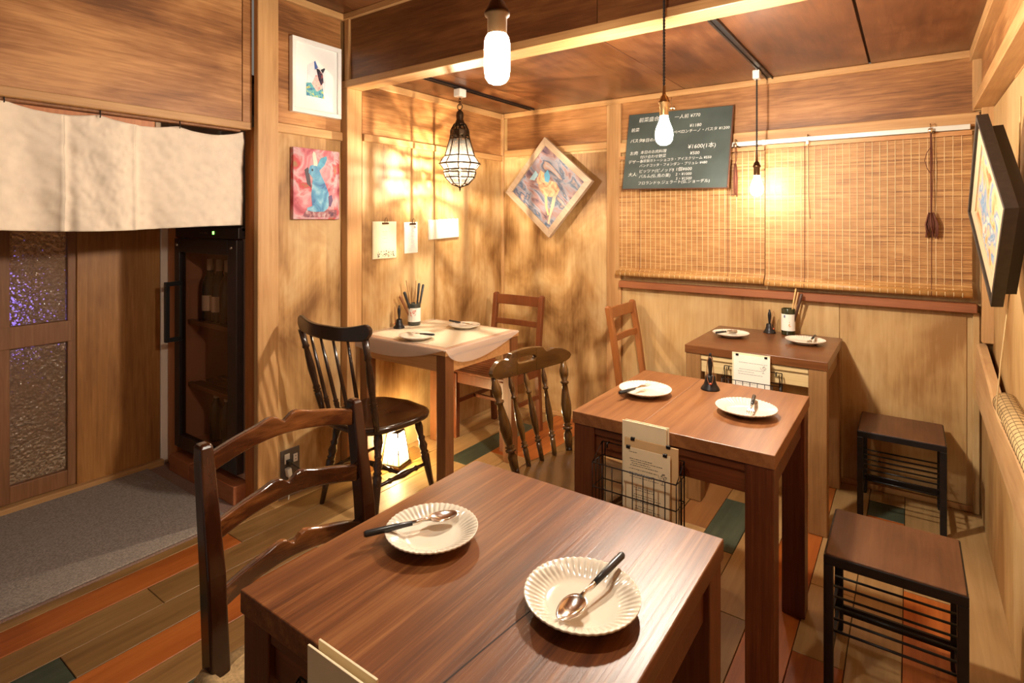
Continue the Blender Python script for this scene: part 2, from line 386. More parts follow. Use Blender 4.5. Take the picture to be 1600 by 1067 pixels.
# ------------------------------------------------------------------ room shell
XL, XF, XR, YB = -2.48, -2.52, .265, 3.36        # alcove left wall, front-left wall, right wall, back wall
ZC, ZF = 2.145, 2.47                              # alcove ceiling, front ceiling
XE = -3.40                                        # entrance wall
floor = struct(box('floor', plain('floor_bed', (.05, .03, .015), .8), -2.5, .30, -1.2, 3.5, -.06, -.018, bevel=0))
PITCH = .142
rows = {  # hand-placed boards: row -> list of (y_end, colour) from y=-1.2 upward
 -2: [(.8, 'beige'), (3.37, 'beige')],
 -1: [(1.3, 'orange'), (2.50, 'orange'), (3.37, 'beige')],
 0: [(1.2, 'beige'), (2.7, 'beige'), (3.05, 'orange'), (3.22, 'green'), (3.37, 'beige')],
 1: [(1.95, 'orange'), (2.35, 'beige'), (3.37, 'beige')],
 2: [(.9, 'beige'), (3.37, 'orange')],
 3: [(2.0, 'olive'), (2.60, 'beige'), (3.37, 'beige')],
 4: [(.7, 'brown'), (2.37, 'olive'), (2.83, 'green'), (3.37, 'olive')],
 5: [(1.6, 'olive'), (2.5, 'beige'), (3.37, 'brown')],
 6: [(.9, 'orange'), (2.2, 'beige'), (3.37, 'olive')],
 7: [(1.5, 'olive'), (3.37, 'olive')],
 8: [(1.1, 'brown'), (2.6, 'olive'), (3.37, 'beige')],
 9: [(.4, 'beige'), (1.9, 'brown'), (3.37, 'beige')],
 10: [(.7, 'orange'), (2.55, 'beige'), (3.37, 'orange')],
 11: [(.85, 'green'), (1.4, 'olive'), (2.3, 'beige'), (3.37, 'olive')],
 12: [(1.6, 'olive'), (2.65, 'beige'), (3.37, 'orange')],
 13: [(1.42, 'orange'), (2.6, 'beige'), (3.37, 'orange')],
 14: [(.60, 'green'), (1.5, 'olive'), (2.38, 'beige'), (3.10, 'green'), (3.37, 'olive')],
 15: [(.9, 'olive'), (2.0, 'olive'), (3.37, 'beige')],
 16: [(1.26, 'orange'), (2.4, 'olive'), (3.37, 'beige')],
 17: [(1.5, 'olive'), (3.37, 'beige')],
}
for k, segs in rows.items():
    x1 = -.02 - PITCH * (k - 0); x0 = x1 - PITCH
    if k == -2: x1 = .268
    if k == 17: x0 = -2.488
    y = -1.2
    for ye, c in segs:
        dz = random.uniform(-.0012, .0008)
        cx, cy = (x0 + x1) / 2, (y + ye) / 2
        MB().box(x0 + .0012, x1 - .0012, y + .001, ye - .001, -.018, dz).build('plank', P_COL[c], floor, .0012, 1, origin=(cx, cy, 0))
        y = ye
# entrance floor, lower carpet
struct(box('floor', CARPET2, XE - .05, -2.49, -1.2, 2.1, -.06, .0, bevel=0), 'brown carpet of the entrance by the cooler')
mat_o = MB().box(-3.385, -2.502, -1.1, 1.33, .001, .009).build('doormat', CARPET, None, .004, 2)
tag(mat_o, 'large worn grey doormat on the entrance floor before the sliding door', 'mat')

# walls
wl = struct(box('wall_left', PLY, XL - .10, XL, 2.03, YB, -.05, ZC, bevel=0))
box('panel', PLY, XL, XL + .006, 2.045, 2.62, .0, 1.80, wl, .001)
box('panel', PLY, XL, XL + .006, 2.624, 3.345, .0, 1.80, wl, .001)
box('panel', BROWN, XL, XL + .006, 2.045, 3.335, 1.83, 2.12, wl, .001)
wf = struct(box('wall_left', PLY, XF - .10, XF, 1.50, 2.03, -.05, ZF, bevel=0), 'washed plywood wall holding the two rabbit and animal pictures')
box('panel', PLY, XF, XF + .006, 1.55, 1.93, .0, 1.79, wf, .001)
box('panel', BROWN, XF, XF + .006, 1.55, 1.93, 1.835, 2.44, wf, .001)
wb = struct(box('wall_back', PLY_BACK, XL - .1, XR + .15, YB, YB + .1, -.05, ZC, bevel=0))
box('panel', PLY, -2.465, -1.617, YB - .006, YB, .02, 1.81, wb, .001)
box('panel', PLY_BACK, -1.517, -.30, YB - .006, YB, .03, .935, wb, .001)
box('panel', PLY_BACK, -.297, .215, YB - .006, YB, .03, .935, wb, .001)
box('panel', BROWN_X, -2.43, -1.19, YB - .006, YB, 1.875, 2.11, wb, .001)
box('panel', BROWN_X, -1.187, .245, YB - .006, YB, 1.855, 2.11, wb, .001)
wr = struct(box('wall_right', PLY_BACK, XR + .05, XR + .15, -1.2, YB, -.05, ZC, bevel=0))
box('panel', PLY_BACK, XR, XR + .05, -1.2, 2.35, 0, .55, wr, .001)
box('panel', PLY_BACK, XR, XR + .05, 2.353, 3.30, 0, .55, wr, .001)
box('panel', PLY_BACK, XR + .04, XR + .05, 2.2, 3.33, .60, 1.86, wr, .001)
box('panel', BROWN, XR, XR + .05, -1.2, 3.30, 1.915, 2.10, wr, .001)
# ceilings
ce = struct(box('ceiling', plain('ceiling_bed', (.05, .02, .01), .8), XL, XR, 2.03, YB, ZC + .01, ZC + .06, bevel=0))
for a, b in ((XL, -2.03), (-2.027, -1.105), (-1.10, -.170), (-.160, XR)):
    box('panel', CEIL, a, b, 2.03, YB, ZC, ZC + .01, ce, .001)
cf = struct(box('ceiling', CEIL, XF - .1, XR + .1, -1.2, 1.96, ZF, ZF + .05, bevel=0), 'dark plywood ceiling of the higher front part of the room')
# timber trims
n_trim = [0]
def trim(mat, x0, x1, y0, y1, z0, z1, label=None, bevel=.003):
    n_trim[0] += 1
    return struct(box('trim_%d' % n_trim[0], mat, x0, x1, y0, y1, z0, z1, bevel=bevel), label)
trim(PINE_Z, XF, -2.485, 1.442, 1.548, -.02, ZF, 'pale post at the right edge of the entrance')
trim(PINE_Z, XF, -2.463, 1.935, 2.035, -.02, 2.07, 'pale corner post under the end of the beam')
trim(PINE, XF, XF + .02, 1.548, 1.935, 1.785, 1.832, 'thin rail between the two animal pictures')
trim(PINE, XF, XF + .03, 1.548, 1.935, ZF - .035, ZF)
trim(PINE, XL, XL + .022, 2.045, YB, 1.795, 1.835, 'rail along the wall behind the lantern')
trim(PINE, XL, XL + .022, 2.045, YB, 2.105, ZC)
trim(PINE_X, XL + .03, XR, YB - .022, YB, 2.11, ZC)
trim(PINE_X, -2.45, -1.617, YB - .02, YB, 1.825, 1.872, 'rail above the diamond painting')
trim(PINE_X, -1.517, .26, YB - .035, YB, 1.79, 1.853, 'rail over the window blinds')
trim(PINE_Z, XL, XL + .025, YB - .025, YB, 0, ZC, 'thin corner batten behind the lantern')
trim(PINE_Z, -1.617, -1.517, YB - .022, YB, 0, 2.11, 'pale post left of the window blinds')
trim(REDW, -1.515, .25, YB - .06, YB, .93, .972, 'red brown window sill under the blinds')
trim(PINE_X, XL, XR, YB - .014, YB, 0, .028, 'thin baseboard under the back wall')
trim(PLY_BACK, .236, .262, YB - .02, YB, 0, .93)
trim(PINE_Z, .235, .27, YB - .03, YB, 1.86, 2.11)
trim(PINE, .225, XR + .02, -1.2, YB, 2.095, ZC, 'heavy crown trim over the right wall')
trim(PINE, .235, XR + .05, -1.2, YB - .03, 1.865, 1.915, 'rail over the right hand window')
trim(PINE_Z, XR, XR + .05, 3.29, 3.345, .8, 1.87)
# ledge along the right wall: an uneven natural timber
ml = MB()
prev = None
ys = [-1.2 + i * (3.345 + 1.2) / 24 for i in range(25)]
vs = []; fs = []
for i, y in enumerate(ys):
    t = max(0, min(1, (y - 2.66) / .685)); top = .660 + .134 * t + .004 * math.sin(y * 9); bot = .500 + .028 * max(0, min(1, (y - 2.0) / 1.35)) + .003 * math.sin(y * 13)
    vs += [(.248, y, bot), (.248 + .003 * math.sin(y * 7), y, (top + bot) / 2), (.25, y, top - .006), (.258, y, top), (.285, y, top), (.285, y, bot)]
for i in range(24):
    for k in range(6): fs.append((i * 6 + k, i * 6 + (k + 1) % 6, i * 6 + 6 + (k + 1) % 6, i * 6 + 6 + k))
fs.append(tuple(range(6))); fs.append(tuple(24 * 6 + k for k in range(6)))
ml.add(vs, fs)
n_trim[0] += 1
struct(ml.build('trim_%d' % n_trim[0], RAILW), 'thick rustic timber ledge running along the right wall')
# beam between the two ceilings: panel wall, pale bottom board with lip
bm_ = struct(MB().box(XF, XR + .1, 1.955, 2.03, 2.075, ZF).build('wall_front', BEAMP))
bm_['label'] = 'dark plywood drop wall above the beam'
box('panel', BEAMP, -2.455, -.985, 1.948, 1.955, 2.11, 2.435, bm_, .001)
box('panel', BEAMP, -.982, .36, 1.948, 1.955, 2.11, 2.435, bm_, .001)
trim(PINE_X, XF, XR + .1, 1.930, 2.042, 2.070, 2.108, 'pale beam board along the bottom of the drop wall')
trim(PINE_X, XF, XR + .1, 1.93, 1.955, ZF - .035, ZF)
trim(PINE_Z, XF + .03, XF + .07, 1.935, 1.955, 2.108, ZF - .03)
trim(PINE_X, XL, XR, 2.03, 2.05, 2.105, ZC)

# ------------------------------------------------------------------ entrance: lintel, sliding door, side panel, niche
we = struct(MB().box(XE - .75, XE - .70, -1.2, 2.1, -.05, 2.3).build('wall_entrance', plain('outside_porch', (.20, .13, .08), .7)))
lint = struct(box('wall_left', BROWN, -2.60, -2.545, -1.2, 1.44, 1.80, ZF, bevel=0), 'brown plywood wall above the linen curtain')
box('panel', BROWN, -2.545, -2.538, -1.2, 1.395, 1.80, ZF, lint, .001)
box('panel', BROWN, -2.538, -2.532, 1.3955, 1.44, 1.80, ZF, lint, .001)
trim(PINE, -2.59, -2.53, -1.2, 1.44, 1.781, 1.817, 'pale lintel board above the linen curtain')
trim(DOORW, -2.60, -2.556, -1.2, 1.40, 1.770, 1.781)
struct(box('ceiling', CEIL, XE - .1, -2.6, -1.2, 2.1, 2.02, 2.06, bevel=0), 'low ceiling above the entrance')
trim(CEDAR, -2.62, XF, 1.455, 1.50, -.02, 1.80, 'dark orange side of the entrance post')
tr = trim(PINE, XE - .06, -3.37, -1.2, 1.41, -.01, .032, 'door sill board along the entrance')
trim(DOORP, XE - .06, XE - .03, -1.2, 1.36, 1.62, 2.02, 'red brown panel above the sliding door')
# wall panel right of the door
wp = struct(box('wall_entrance', DOORP, XE - .06, XE, 1.02, 1.40, .03, 1.75), 'tall brown plywood panel beside the sliding door')
struct(box('wall_entrance', CREAM, XE - .06, -3.392, 1.402, 1.44, 0, 2.02, bevel=.004), 'narrow cream plaster strip beside the wine cooler')
struct(box('wall_entrance', CREAM, XE - .06, XE + .02, 1.44, 2.1, 0, 2.02, bevel=0), 'cream plaster wall of the cooler niche')
struct(box('wall_entrance', CREAM, XE, XF - .1, 2.03, 2.1, 0, 2.02, bevel=0), 'cream plaster wall behind the wine cooler')
# sliding door
d = thing('door_1', 'old timber sliding door with two rippled glass panes', 'door', (XE - .03, .55, .033)); d['kind'] = 'structure'
del d['category']
def dbox(name, mat, y0, y1, z0, z1, x0=-.02, x1=.018, par=None): return MB().box(x0, x1, y0 - .55, y1 - .55, z0 - .033, z1 - .033).build(name, mat, par or d, .003, 2)
dbox('stile', DOORW, .985, 1.022, .035, 1.70); dbox('stile', DOORW, .66, .765, .035, 1.70, -.018, .02); dbox('stile', DOORW, -.30, -.22, .035, 1.70)
dbox('rail', DOORW, .765, .985, .035, .115); dbox('rail', DOORW, .66, 1.0, .755, .858, -.016, .024); dbox('rail', DOORW, .765, .985, 1.62, 1.70)
dbox('rail', DOORW, -.22, .66, .035, .115); dbox('rail', DOORW, -.22, .66, .755, .858); dbox('rail', DOORW, -.22, .66, 1.62, 1.70)
for y0, y1 in ((.765, .985), (-.22, .66)):
    dbox('glass_pane', RIPPLE, y0, y1, .115, .755, -.006, 0); dbox('glass_pane', RIPPLE, y0, y1, .858, 1.62, -.006, 0)
box('blue_sign', glow('outside_blue_light', (.12, .12, 1.0), 8.0), XE - .68, XE - .67, .62, .90, .72, .92).parent = we
pl = bpy.data.lights.new('added_door_light', 'POINT'); pl.energy = 9; pl.color = (1, .72, .42); pl.shadow_soft_size = .05  # unseen light added outside to give the door glass an amber glow
po = bpy.data.objects.new('added_door_light', pl); COL.objects.link(po); po.location = (XE - .42, 1.25, 1.75)
po['label'] = 'added warm light behind the rippled door glass'; po['category'] = 'lamp'
trim(CEDAR, -2.612, -2.595, -1.2, 1.05, 1.68, 1.775, 'red brown board behind the top of the linen curtain')
# niche around the cooler
trim(CEDAR, -3.385, -3.28, 1.434, 1.47, 0, 1.335, 'orange brown jamb left of the wine cooler')
base = thing('brick_base', 'low red clay brick plinth under the wine cooler', 'plinth', (-2.92, 1.6, 0))
for i, (a, b) in enumerate(((-3.278, -3.06), (-3.055, -2.84), (-2.835, -2.615))):
    MB().box(a + 2.92, b + 2.92, -.205, .42, 0, .088 - .004 * (i % 2)).build('brick', BRICK, base, .004, 2)

# wine cooler
fr = thing('wine_cooler', 'dark upright wine cooler with glass door behind the entrance', 'cooler', (-2.945, 1.44, .09))
def fb(name, mat, x0, x1, y0, y1, z0, z1, par=None, bev=.003): return MB().box(x0 + 2.945, x1 + 2.945, y0 - 1.44, y1 - 1.44, z0 - .09, z1 - .09).build(name, mat, par or fr, bev, 2)
fb('side_wall', FRIDGE_IN, -3.275, -3.245, 1.46, 2.0, .095, 1.32); fb('side_wall', FRIDGE_IN, -2.655, -2.625, 1.46, 2.0, .095, 1.32)
fb('back_wall', FRIDGE_IN, -3.245, -2.655, 1.97, 2.0, .095, 1.32); fb('top_panel', FRIDGE, -3.275, -2.625, 1.44, 2.0, 1.30, 1.325)
fb('bottom_panel', FRIDGE_IN, -3.245, -2.655, 1.46, 1.97, .095, .15)
cp = fb('control_panel', FRIDGE, -3.275, -2.625, 1.425, 1.46, 1.265, 1.32)
fb('display', LED, -2.87, -2.855, 1.4235, 1.426, 1.285, 1.30, cp, 0)
for x in (-3.0, -2.98, -2.955, -2.935): fb('button', plain('button_grey', (.12, .09, .08), .4), x, x + .012, 1.423, 1.426, 1.288, 1.294, cp, 0)
df = MB()
for a in ((-3.27, -3.215, .13, 1.26), (-2.715, -2.63, .13, 1.26), (-3.215, -2.715, .13, .20), (-3.215, -2.715, 1.185, 1.26)):
    df.box(a[0] + 2.945, a[1] + 2.945, -.022, .015, a[2] - .09, a[3] - .09)
df = df.build('door_frame', FRIDGE, fr, .003, 2)
MB().add([(-3.215 + 2.945, -.006, .11), (-2.715 + 2.945, -.006, .11), (-2.715 + 2.945, -.006, 1.095), (-3.215 + 2.945, -.006, 1.095)], [(0, 1, 2, 3)]).build('door_glass', TINT, df)
for x, z in ((-3.24, 1.225), (-2.68, 1.222)):
    MB().lathe([(0, .004), (.008, .004), (.009, 0)], 12, T(x + 2.945, -.022, z - .09) @ Matrix.Rotation(PI / 2, 4, 'X')).build('screw_cap', STEEL, df)
MB().box(-3.20 + 2.945, -3.178 + 2.945, -.105, -.083, .712 - .09, 1.03 - .09).box(-3.20 + 2.945, -3.178 + 2.945, -.083, -.02, 1.008 - .09, 1.03 - .09).box(-3.20 + 2.945, -3.178 + 2.945, -.083, -.02, .712 - .09, .734 - .09).box(-3.20 + 2.945, -3.178 + 2.945, -.036, -.021, .72 - .09, 1.02 - .09).build('handle', BLACKP, df, .003, 2)
for z in (.80, .455):
    sh = fb('shelf', SHELFW, -3.24, -2.66, 1.475, 1.50, z - .012, z + .012, None, .002)
    for i in range(7): fb('shelf_slat', SHELFW, -3.24, -2.66, 1.51 + i * .063, 1.545 + i * .063, z - .006, z + .006, sh, .001)
BPROF = [(0, 0), (.034, 0), (.037, .006), (.037, .17), (.030, .205), (.015, .235), (.0135, .29), (.015, .292), (.015, .30), (0, .30)]
def bottle(loc, label, lab=True, scale=1):
    b = thing('wine_bottle', label, 'bottle', loc, group=None)
    MB().lathe(BPROF, 18).build('glass_body', BOTTLE, b)
    MB().lathe([(.0142, .245), (.0155, .25), (.0155, .302), (0, .303)], 16).build('capsule', CAPS, b)
    if scale != 1: b.scale = (scale,) * 3
    if lab: MB().lathe([(.0378, .05), (.0378, .125)], 18).build('paper_label', PAPER, b)
    return b
bx = [(-3.115, 1.535), (-3.022, 1.538), (-2.932, 1.535), (-3.10, 1.56), (-2.99, 1.56)]
nm = ['wine bottle with pale label, leftmost on the cooler shelf', 'wine bottle in the middle of the three on the cooler shelf', 'wine bottle at the right of the three on the cooler shelf']
for i in range(3): bottle((bx[i][0], bx[i][1], .813), nm[i], i < 2, 1.1)
for i, z in ((3, .155), (4, .155)): bottle((bx[i][0], bx[i][1], z), ('left', 'right')[i - 3] + ' one of two wine bottles at the bottom of the cooler', False, .93)

# linen curtain (noren)
def cloth_top(y):
    pts = [(.20, 1.775), (.558, 1.775), (.84, 1.764), (1.13, 1.762), (1.425, 1.776)]
    for (a, za), (b, zb) in zip(pts, pts[1:]):
        if a <= y <= b:
            t = (y - a) / (b - a); sag = {0: .024, 1: .020, 2: .020, 3: .026}[pts.index((a, za))]
            return za + (zb - za) * t - sag * 4 * t * (1 - t) * (1 if t < .5 or True else 0)
    return 1.775
def noren_fn(y0, y1):
    def fn(u, v):
        y = y0 + (y1 - y0) * u
        zt = cloth_top(y); zb = 1.322 + .010 * math.sin(y * 5.1 + .6); z = zb + (zt - zb) * v
        k = 1 - v
        fold = .026 * math.sin(y * 15.5 + .8) + .010 * math.sin(y * 33 + 2 + 1.5 * v)
        x = -2.572 + (.25 + .75 * k) * fold * (.35 + .65 * (1 - math.exp(-((y - 1.30) / .16) ** 2)))
        x += .010 * mnoise.noise(Vector((y * 9 + z * 6, z * 10, 1))) + .0055 * mnoise.noise(Vector((y * 26 + z * 18, z * 24, 4))) + .0025 * mnoise.noise(Vector((y * 60, z * 55, 7)))
        for yc in (.73, .965): x += (.012 * math.exp(-((y - yc) / .008) ** 2) - .010 * math.exp(-((y - yc - .022) / .014) ** 2)) * (.3 + .7 * k)
        return (x, y - .83, z - 1.5)
    return fn
nor = thing('noren_curtain', 'off white linen curtain hanging in the entrance doorway', 'curtain', (0, .83, 1.5))
seams = [.20, .73, .965, 1.425]
for a, b in zip(seams, seams[1:]):
    MB().grid(noren_fn(a, b), 60, 60).build('cloth_panel', LINEN, nor, solid=.0012)
for y, z in ((.84, 1.764), (1.13, 1.762), (.558, 1.775)):
    MB().tube([(-2.556, y - .83, z - 1.5 + .03), (-2.553, y - .83, z - 1.5 + .012), (-2.552, y - .83, z - 1.5 - .006), (-2.556, y - .83, z - 1.5 - .012)], .0022, 6).build('hook', WIRE, nor)

# ------------------------------------------------------------------ tables
def table(name, label, x0, x1, y0, y1, h, top_m, leg_m, apron_m, seam, leg=.072, slab=.038, front_m=None, ov=.004, moulded=False, axis_y=True):
    t = thing(name, label, 'table', ((x0 + x1) / 2, (y0 + y1) / 2, 0))
    cx, cy = t.location.x, t.location.y
    X0, X1, Y0, Y1 = x0 - cx, x1 - cx, y0 - cy, y1 - cy
    if axis_y and seam:
        s = seam - cx
        MB().box(X0, s - .0002, Y0, Y1, h - slab, h).build('top_board', top_m, t, .002, 2)
        MB().box(s + .0002, X1, Y0, Y1, h - slab, h).build('top_board', top_m, t, .002, 2)
    else:
        MB().box(X0, X1, Y0, Y1, h - slab, h).build('top_board', top_m, t, .002, 2)
    a = ov
    for sx in (0, 1):
        for sy in (0, 1):
            lx = X0 + a if sx == 0 else X1 - a - leg; ly = Y0 + a if sy == 0 else Y1 - a - leg
            MB().box(lx, lx + leg, ly, ly + leg, 0, h - slab).build('leg', leg_m, t, .003, 2)
    zt = h - slab; za = zt - .085; i = a + .012
    MB().box(X0 + a + leg, X1 - a - leg, Y0 + i, Y0 + i + .02, za, zt).build('apron', front_m or apron_m, t, .002)
    MB().box(X0 + a + leg, X1 - a - leg, Y1 - i - .02, Y1 - i, za, zt).build('apron', apron_m, t, .002)
    MB().box(X0 + i, X0 + i + .02, Y0 + a + leg, Y1 - a - leg, za, zt).build('apron', apron_m, t, .002)
    MB().box(X1 - i - .02, X1 - i, Y0 + a + leg, Y1 - a - leg, za, zt).build('apron', apron_m, t, .002)
    if moulded:
        MB().box(X0 + a + leg, X1 - a - leg, Y0 + i - .008, Y0 + i, zt - .024, zt - .004).build('moulding', front_m or apron_m, t, .002)
    return t
table('dining_table', 'dark brown wooden table nearest the camera holding two cream plates with spoons', -.905, -.292, .494, 1.113, .74, TABLE_F, TLEG, APRON, 0, moulded=True)
table('dining_table', 'chestnut wooden table in the middle with a fork on each of its plates', -.887, -.286, 1.582, 2.193, .74, TABLE_M, TLEG, APRON, -.66, moulded=True)
table('dining_table', 'brown wooden table against the wall under the blinds with bare pine front rail', -.897, -.284, 2.715, 3.325, .75, TABLE_B, TLEG_O, TLEG_O, 0, front_m=CREAMW, moulded=True, axis_y=False)
table('dining_table', 'honey wood table in the corner under the metal lantern with a cream cloth', -2.43, -1.80, 1.985, 2.595, .735, HONEY, HONEY_Z, HONEY, 0, leg=.06, slab=.03, axis_y=False)
ft = bpy.data.objects['dining_table']
MB().add([(x + .5985, y - .8035, .7402) for x, y in ((-.505, .496), (-.500, .56), (-.494, .63), (-.487, .70), (-.479, .77), (-.4805, .77), (-.4895, .70), (-.4965, .63), (-.5025, .56), (-.5085, .496))], [tuple(range(10))]).build('crack', plain('crack_shadow', (.02, .008, .004), .8), ft)
# cloth and vinyl sheet on the corner table
cl = MB().box(-2.41, -1.845, 2.03, 2.575, .7352, .7368).build('tablecloth', COTTON, None)
tag(cl, 'cream cloth laid flat on the corner table', 'tablecloth')
def drape(u, v):
    # sheet over the table with two hanging, sagging flaps (front and right side)
    X0, X1, Y0, Y1 = -2.45, -1.72, 1.90, 2.585
    x = X0 + (X1 - X0) * u; y = Y0 + (Y1 - Y0) * v
    ex, ey, z = -1.797, 1.982, .7378
    if y < ey and x <= ex:
        s = max(0, (x + 2.43) / .63); dep = .056 + .10 * s - .165 * s * s if s < 1 else 0
        q = (ey - y) / (ey - Y0); return (x, ey - .006 * math.sin(q * PI / 2), z - (dep + .008) * q)
    if x > ex and y >= ey:
        s = (y - 1.985) / .60; dep = .078 * math.sin(PI * min(1, max(0, s)) ** .62) ** .9
        q = (x - ex) / (X1 - ex); return (ex + .007 * math.sin(q * PI / 2), y, z - (dep + .006) * q)
    if x > ex and y < ey: return (ex + .002, ey - .002, z - .004)
    return (x, y, z)
vy = MB().grid(drape, 73, 68).build('vinyl_sheet', VINYL, None)
def vinyl_glass():
    m, nt, b = new_mat('clear_vinyl'); N, L = nt.nodes, nt.links
    t = N.new('ShaderNodeBsdfTransparent'); dff = N.new('ShaderNodeBsdfPrincipled'); dff.inputs['Base Color'].default_value = (.78, .66, .56, 1); dff.inputs['Roughness'].default_value = .18
    mx = N.new('ShaderNodeMixShader'); mx.inputs[0].default_value = .38
    L.new(t.outputs[0], mx.inputs[1]); L.new(dff.outputs[0], mx.inputs[2]); L.new(mx.outputs[0], N['Material Output'].inputs['Surface']); return m
vy.data.materials[0] = vinyl_glass()
tag(vy, 'clear vinyl sheet over the cream cloth, sagging off the corner table', 'table cover')

# ------------------------------------------------------------------ chairs (local: origin on the floor, facing +y)
def arc(x, w, depth): return -depth * (1 - (2 * x / w) ** 2)
# A: ladder-back with rush seat
def ladder_chair():
    t = thing('ladder_back_chair', 'dark glossy ladder back chair with rush seat at the left of the nearest table', 'chair', (-.965, .765, 0), -PI / 2 - .05)
    for s in (-1, 1):
        m = MB()
        rings = [(0, -.215, .019, .021), (.40, -.185, .020, .023), (.62, -.205, .019, .022), (.845, -.245, .015, .019), (.872, -.248, .014, .017), (.880, -.249, .010, .012)]
        vs = []; fs = []
        for z, y, hx, hy in rings: vs += [(s * .19 - hx, y - hy, z), (s * .19 + hx, y - hy, z), (s * .19 + hx, y + hy, z), (s * .19 - hx, y + hy, z)]
        for i in range(len(rings) - 1):
            for k in range(4): fs.append((i * 4 + k, i * 4 + (k + 1) % 4, i * 4 + 4 + (k + 1) % 4, i * 4 + 4 + k))
        fs += [(3, 2, 1, 0), tuple(range(len(vs) - 4, len(vs)))]
        m.add(vs, fs).build('back_post', MAHOG, t, .005, 3)
    for zc, y in ((.842, -.243), (.702, -.219), (.565, -.200)):
        cols = []
        for i in range(41):
            x = -.180 + .36 * i / 40; u = x / .18
            top = .014 + .028 * max(0, 1 - abs(u) ** 1.6) - .014 * math.exp(-(x / .014) ** 2) + .006 * math.exp(-((abs(x) - .035) / .025) ** 2)
            bot = -.028 + .026 * max(0, 1 - abs(u) ** 1.8)
            cols.append((x, zc + bot, zc + top, y - .024 * (1 - u * u)))
        MB().band(cols, .017).build('back_slat', MAHOG_Y, t, .004, 3)
    for s in (-1, 1):
        MB().tube([(s * .205, .195, 0), (s * .205, .195, .20), (s * .205, .195, .44)], [.014, .018, .02], 12).build('front_leg', MAHOG, t)
        MB().tube([(s * .20, -.20, .22), (s * .205, .19, .22)], .011, 8).build('stretcher', MAHOG, t)
    MB().tube([(-.2, .195, .27), (.2, .195, .27)], .011, 8).build('stretcher', MAHOG, t)
    # rush seat: pillow woven in four triangles
    def seat(u, v):
        x = (u - .5) * .43; y = (v - .5) * .40 + .005
        e = max(abs(u - .5), abs(v - .5)) * 2; z = .432 + .016 * (1 - e ** 3) - .012 * (1 - min(abs(abs(u - .5) - abs(v - .5)) * 9, 1)) + .0015 * math.sin(max(abs(x), abs(y)) * 900)
        return (x, y, z)
    m = MB().grid(seat, 60, 56)
    m.tube([(-.215, -.19, .42), (-.215, .2, .42)], .022, 10).tube([(.215, -.19, .42), (.215, .2, .42)], .022, 10).tube([(-.215, -.19, .42), (.215, -.19, .42)], .02, 10).tube([(-.215, .2, .42), (.215, .2, .42)], .022, 10)
    m.build('rush_seat', STRAW, t)
    return t
ladder_chair()
# turned profiles
POST_PROF = [(0, .014), (.10, .017), (.17, .018), (.215, .011), (.225, .020), (.245, .020), (.255, .011), (.27, .019), (.285, .011), (.30, .014), (.40, .021), (.48, .022), (.62, .015), (.70, .011), (.715, .018), (.73, .018), (.745, .011), (.80, .018), (.86, .019), (.93, .012), (1, .009)]
SPIN_PROF = [(0, .009), (.10, .010), (.20, .011), (.21, .007), (.22, .014), (.235, .014), (.245, .007), (.26, .013), (.275, .007), (.30, .009), (.42, .0145), (.50, .014), (.62, .010), (.72, .0065), (.735, .012), (.75, .012), (.765, .0065), (.82, .011), (.88, .011), (.94, .006), (1, .005)]
PLAIN_PROF = [(0, .008), (.2, .011), (.24, .013), (.255, .009), (.27, .013), (.285, .009), (.45, .0095), (1, .006)]
POSTB_PROF = [(0, .012), (.20, .016), (.27, .017), (.285, .012), (.30, .019), (.315, .012), (.33, .018), (.36, .013), (.55, .018), (.70, .015), (.78, .012), (.80, .018), (.83, .014), (1, .016)]
LEG_PROF = [(0, .011), (.20, .0145), (.42, .019), (.50, .021), (.52, .015), (.54, .021), (.56, .015), (.62, .022), (.68, .014), (.72, .019), (.74, .013), (.85, .020), (.95, .015), (1, .014)]
STR_PROF = [(0, .007), (.2, .009), (.24, .014), (.28, .009), (.5, .017), (.72, .009), (.76, .014), (.8, .009), (1, .007)]
def saddle(w, dep, th, z, mat, t, rear=.86):
    n = 40; out = []
    for k in range(n):
        a = 2 * PI * k / n; c, s = math.cos(a), math.sin(a)
        p = 3.2; r = (abs(c) ** p + abs(s) ** p) ** (-1 / p)
        y = r * s * dep / 2; x = r * c * w / 2 * (1 - (1 - rear) * (.5 - y / dep))
        if y > 0: y -= .022 * math.exp(-((abs(x) - .0) / .05) ** 2) * 0 + .018 * (abs(x) / (w / 2)) ** 2 * 0
        out.append((x, y))
    vs = []; fs = []
    rings = [(.90, -th), (.985, -th * .72), (1.0, -th * .4), (.99, -th * .1), (.93, 0.0), (.80, -.004), (.55, -.010), (.25, -.012)]
    for k, zz in rings:
        for x, y in out: vs.append((x * k, y * k, z + zz + (.006 * math.exp(-(x * k / .05) ** 2) if (y * k > .05 and zz > -.02) else 0)))
    for i in range(len(rings) - 1):
        for k in range(n): fs.append((i * n + k, i * n + (k + 1) % n, (i + 1) * n + (k + 1) % n, (i + 1) * n + k))
    fs.append(tuple(reversed(range(n)))); fs.append(tuple((len(rings) - 1) * n + k for k in range(n)))
    return MB().add(vs, fs, None, True).build('seat', mat, t)
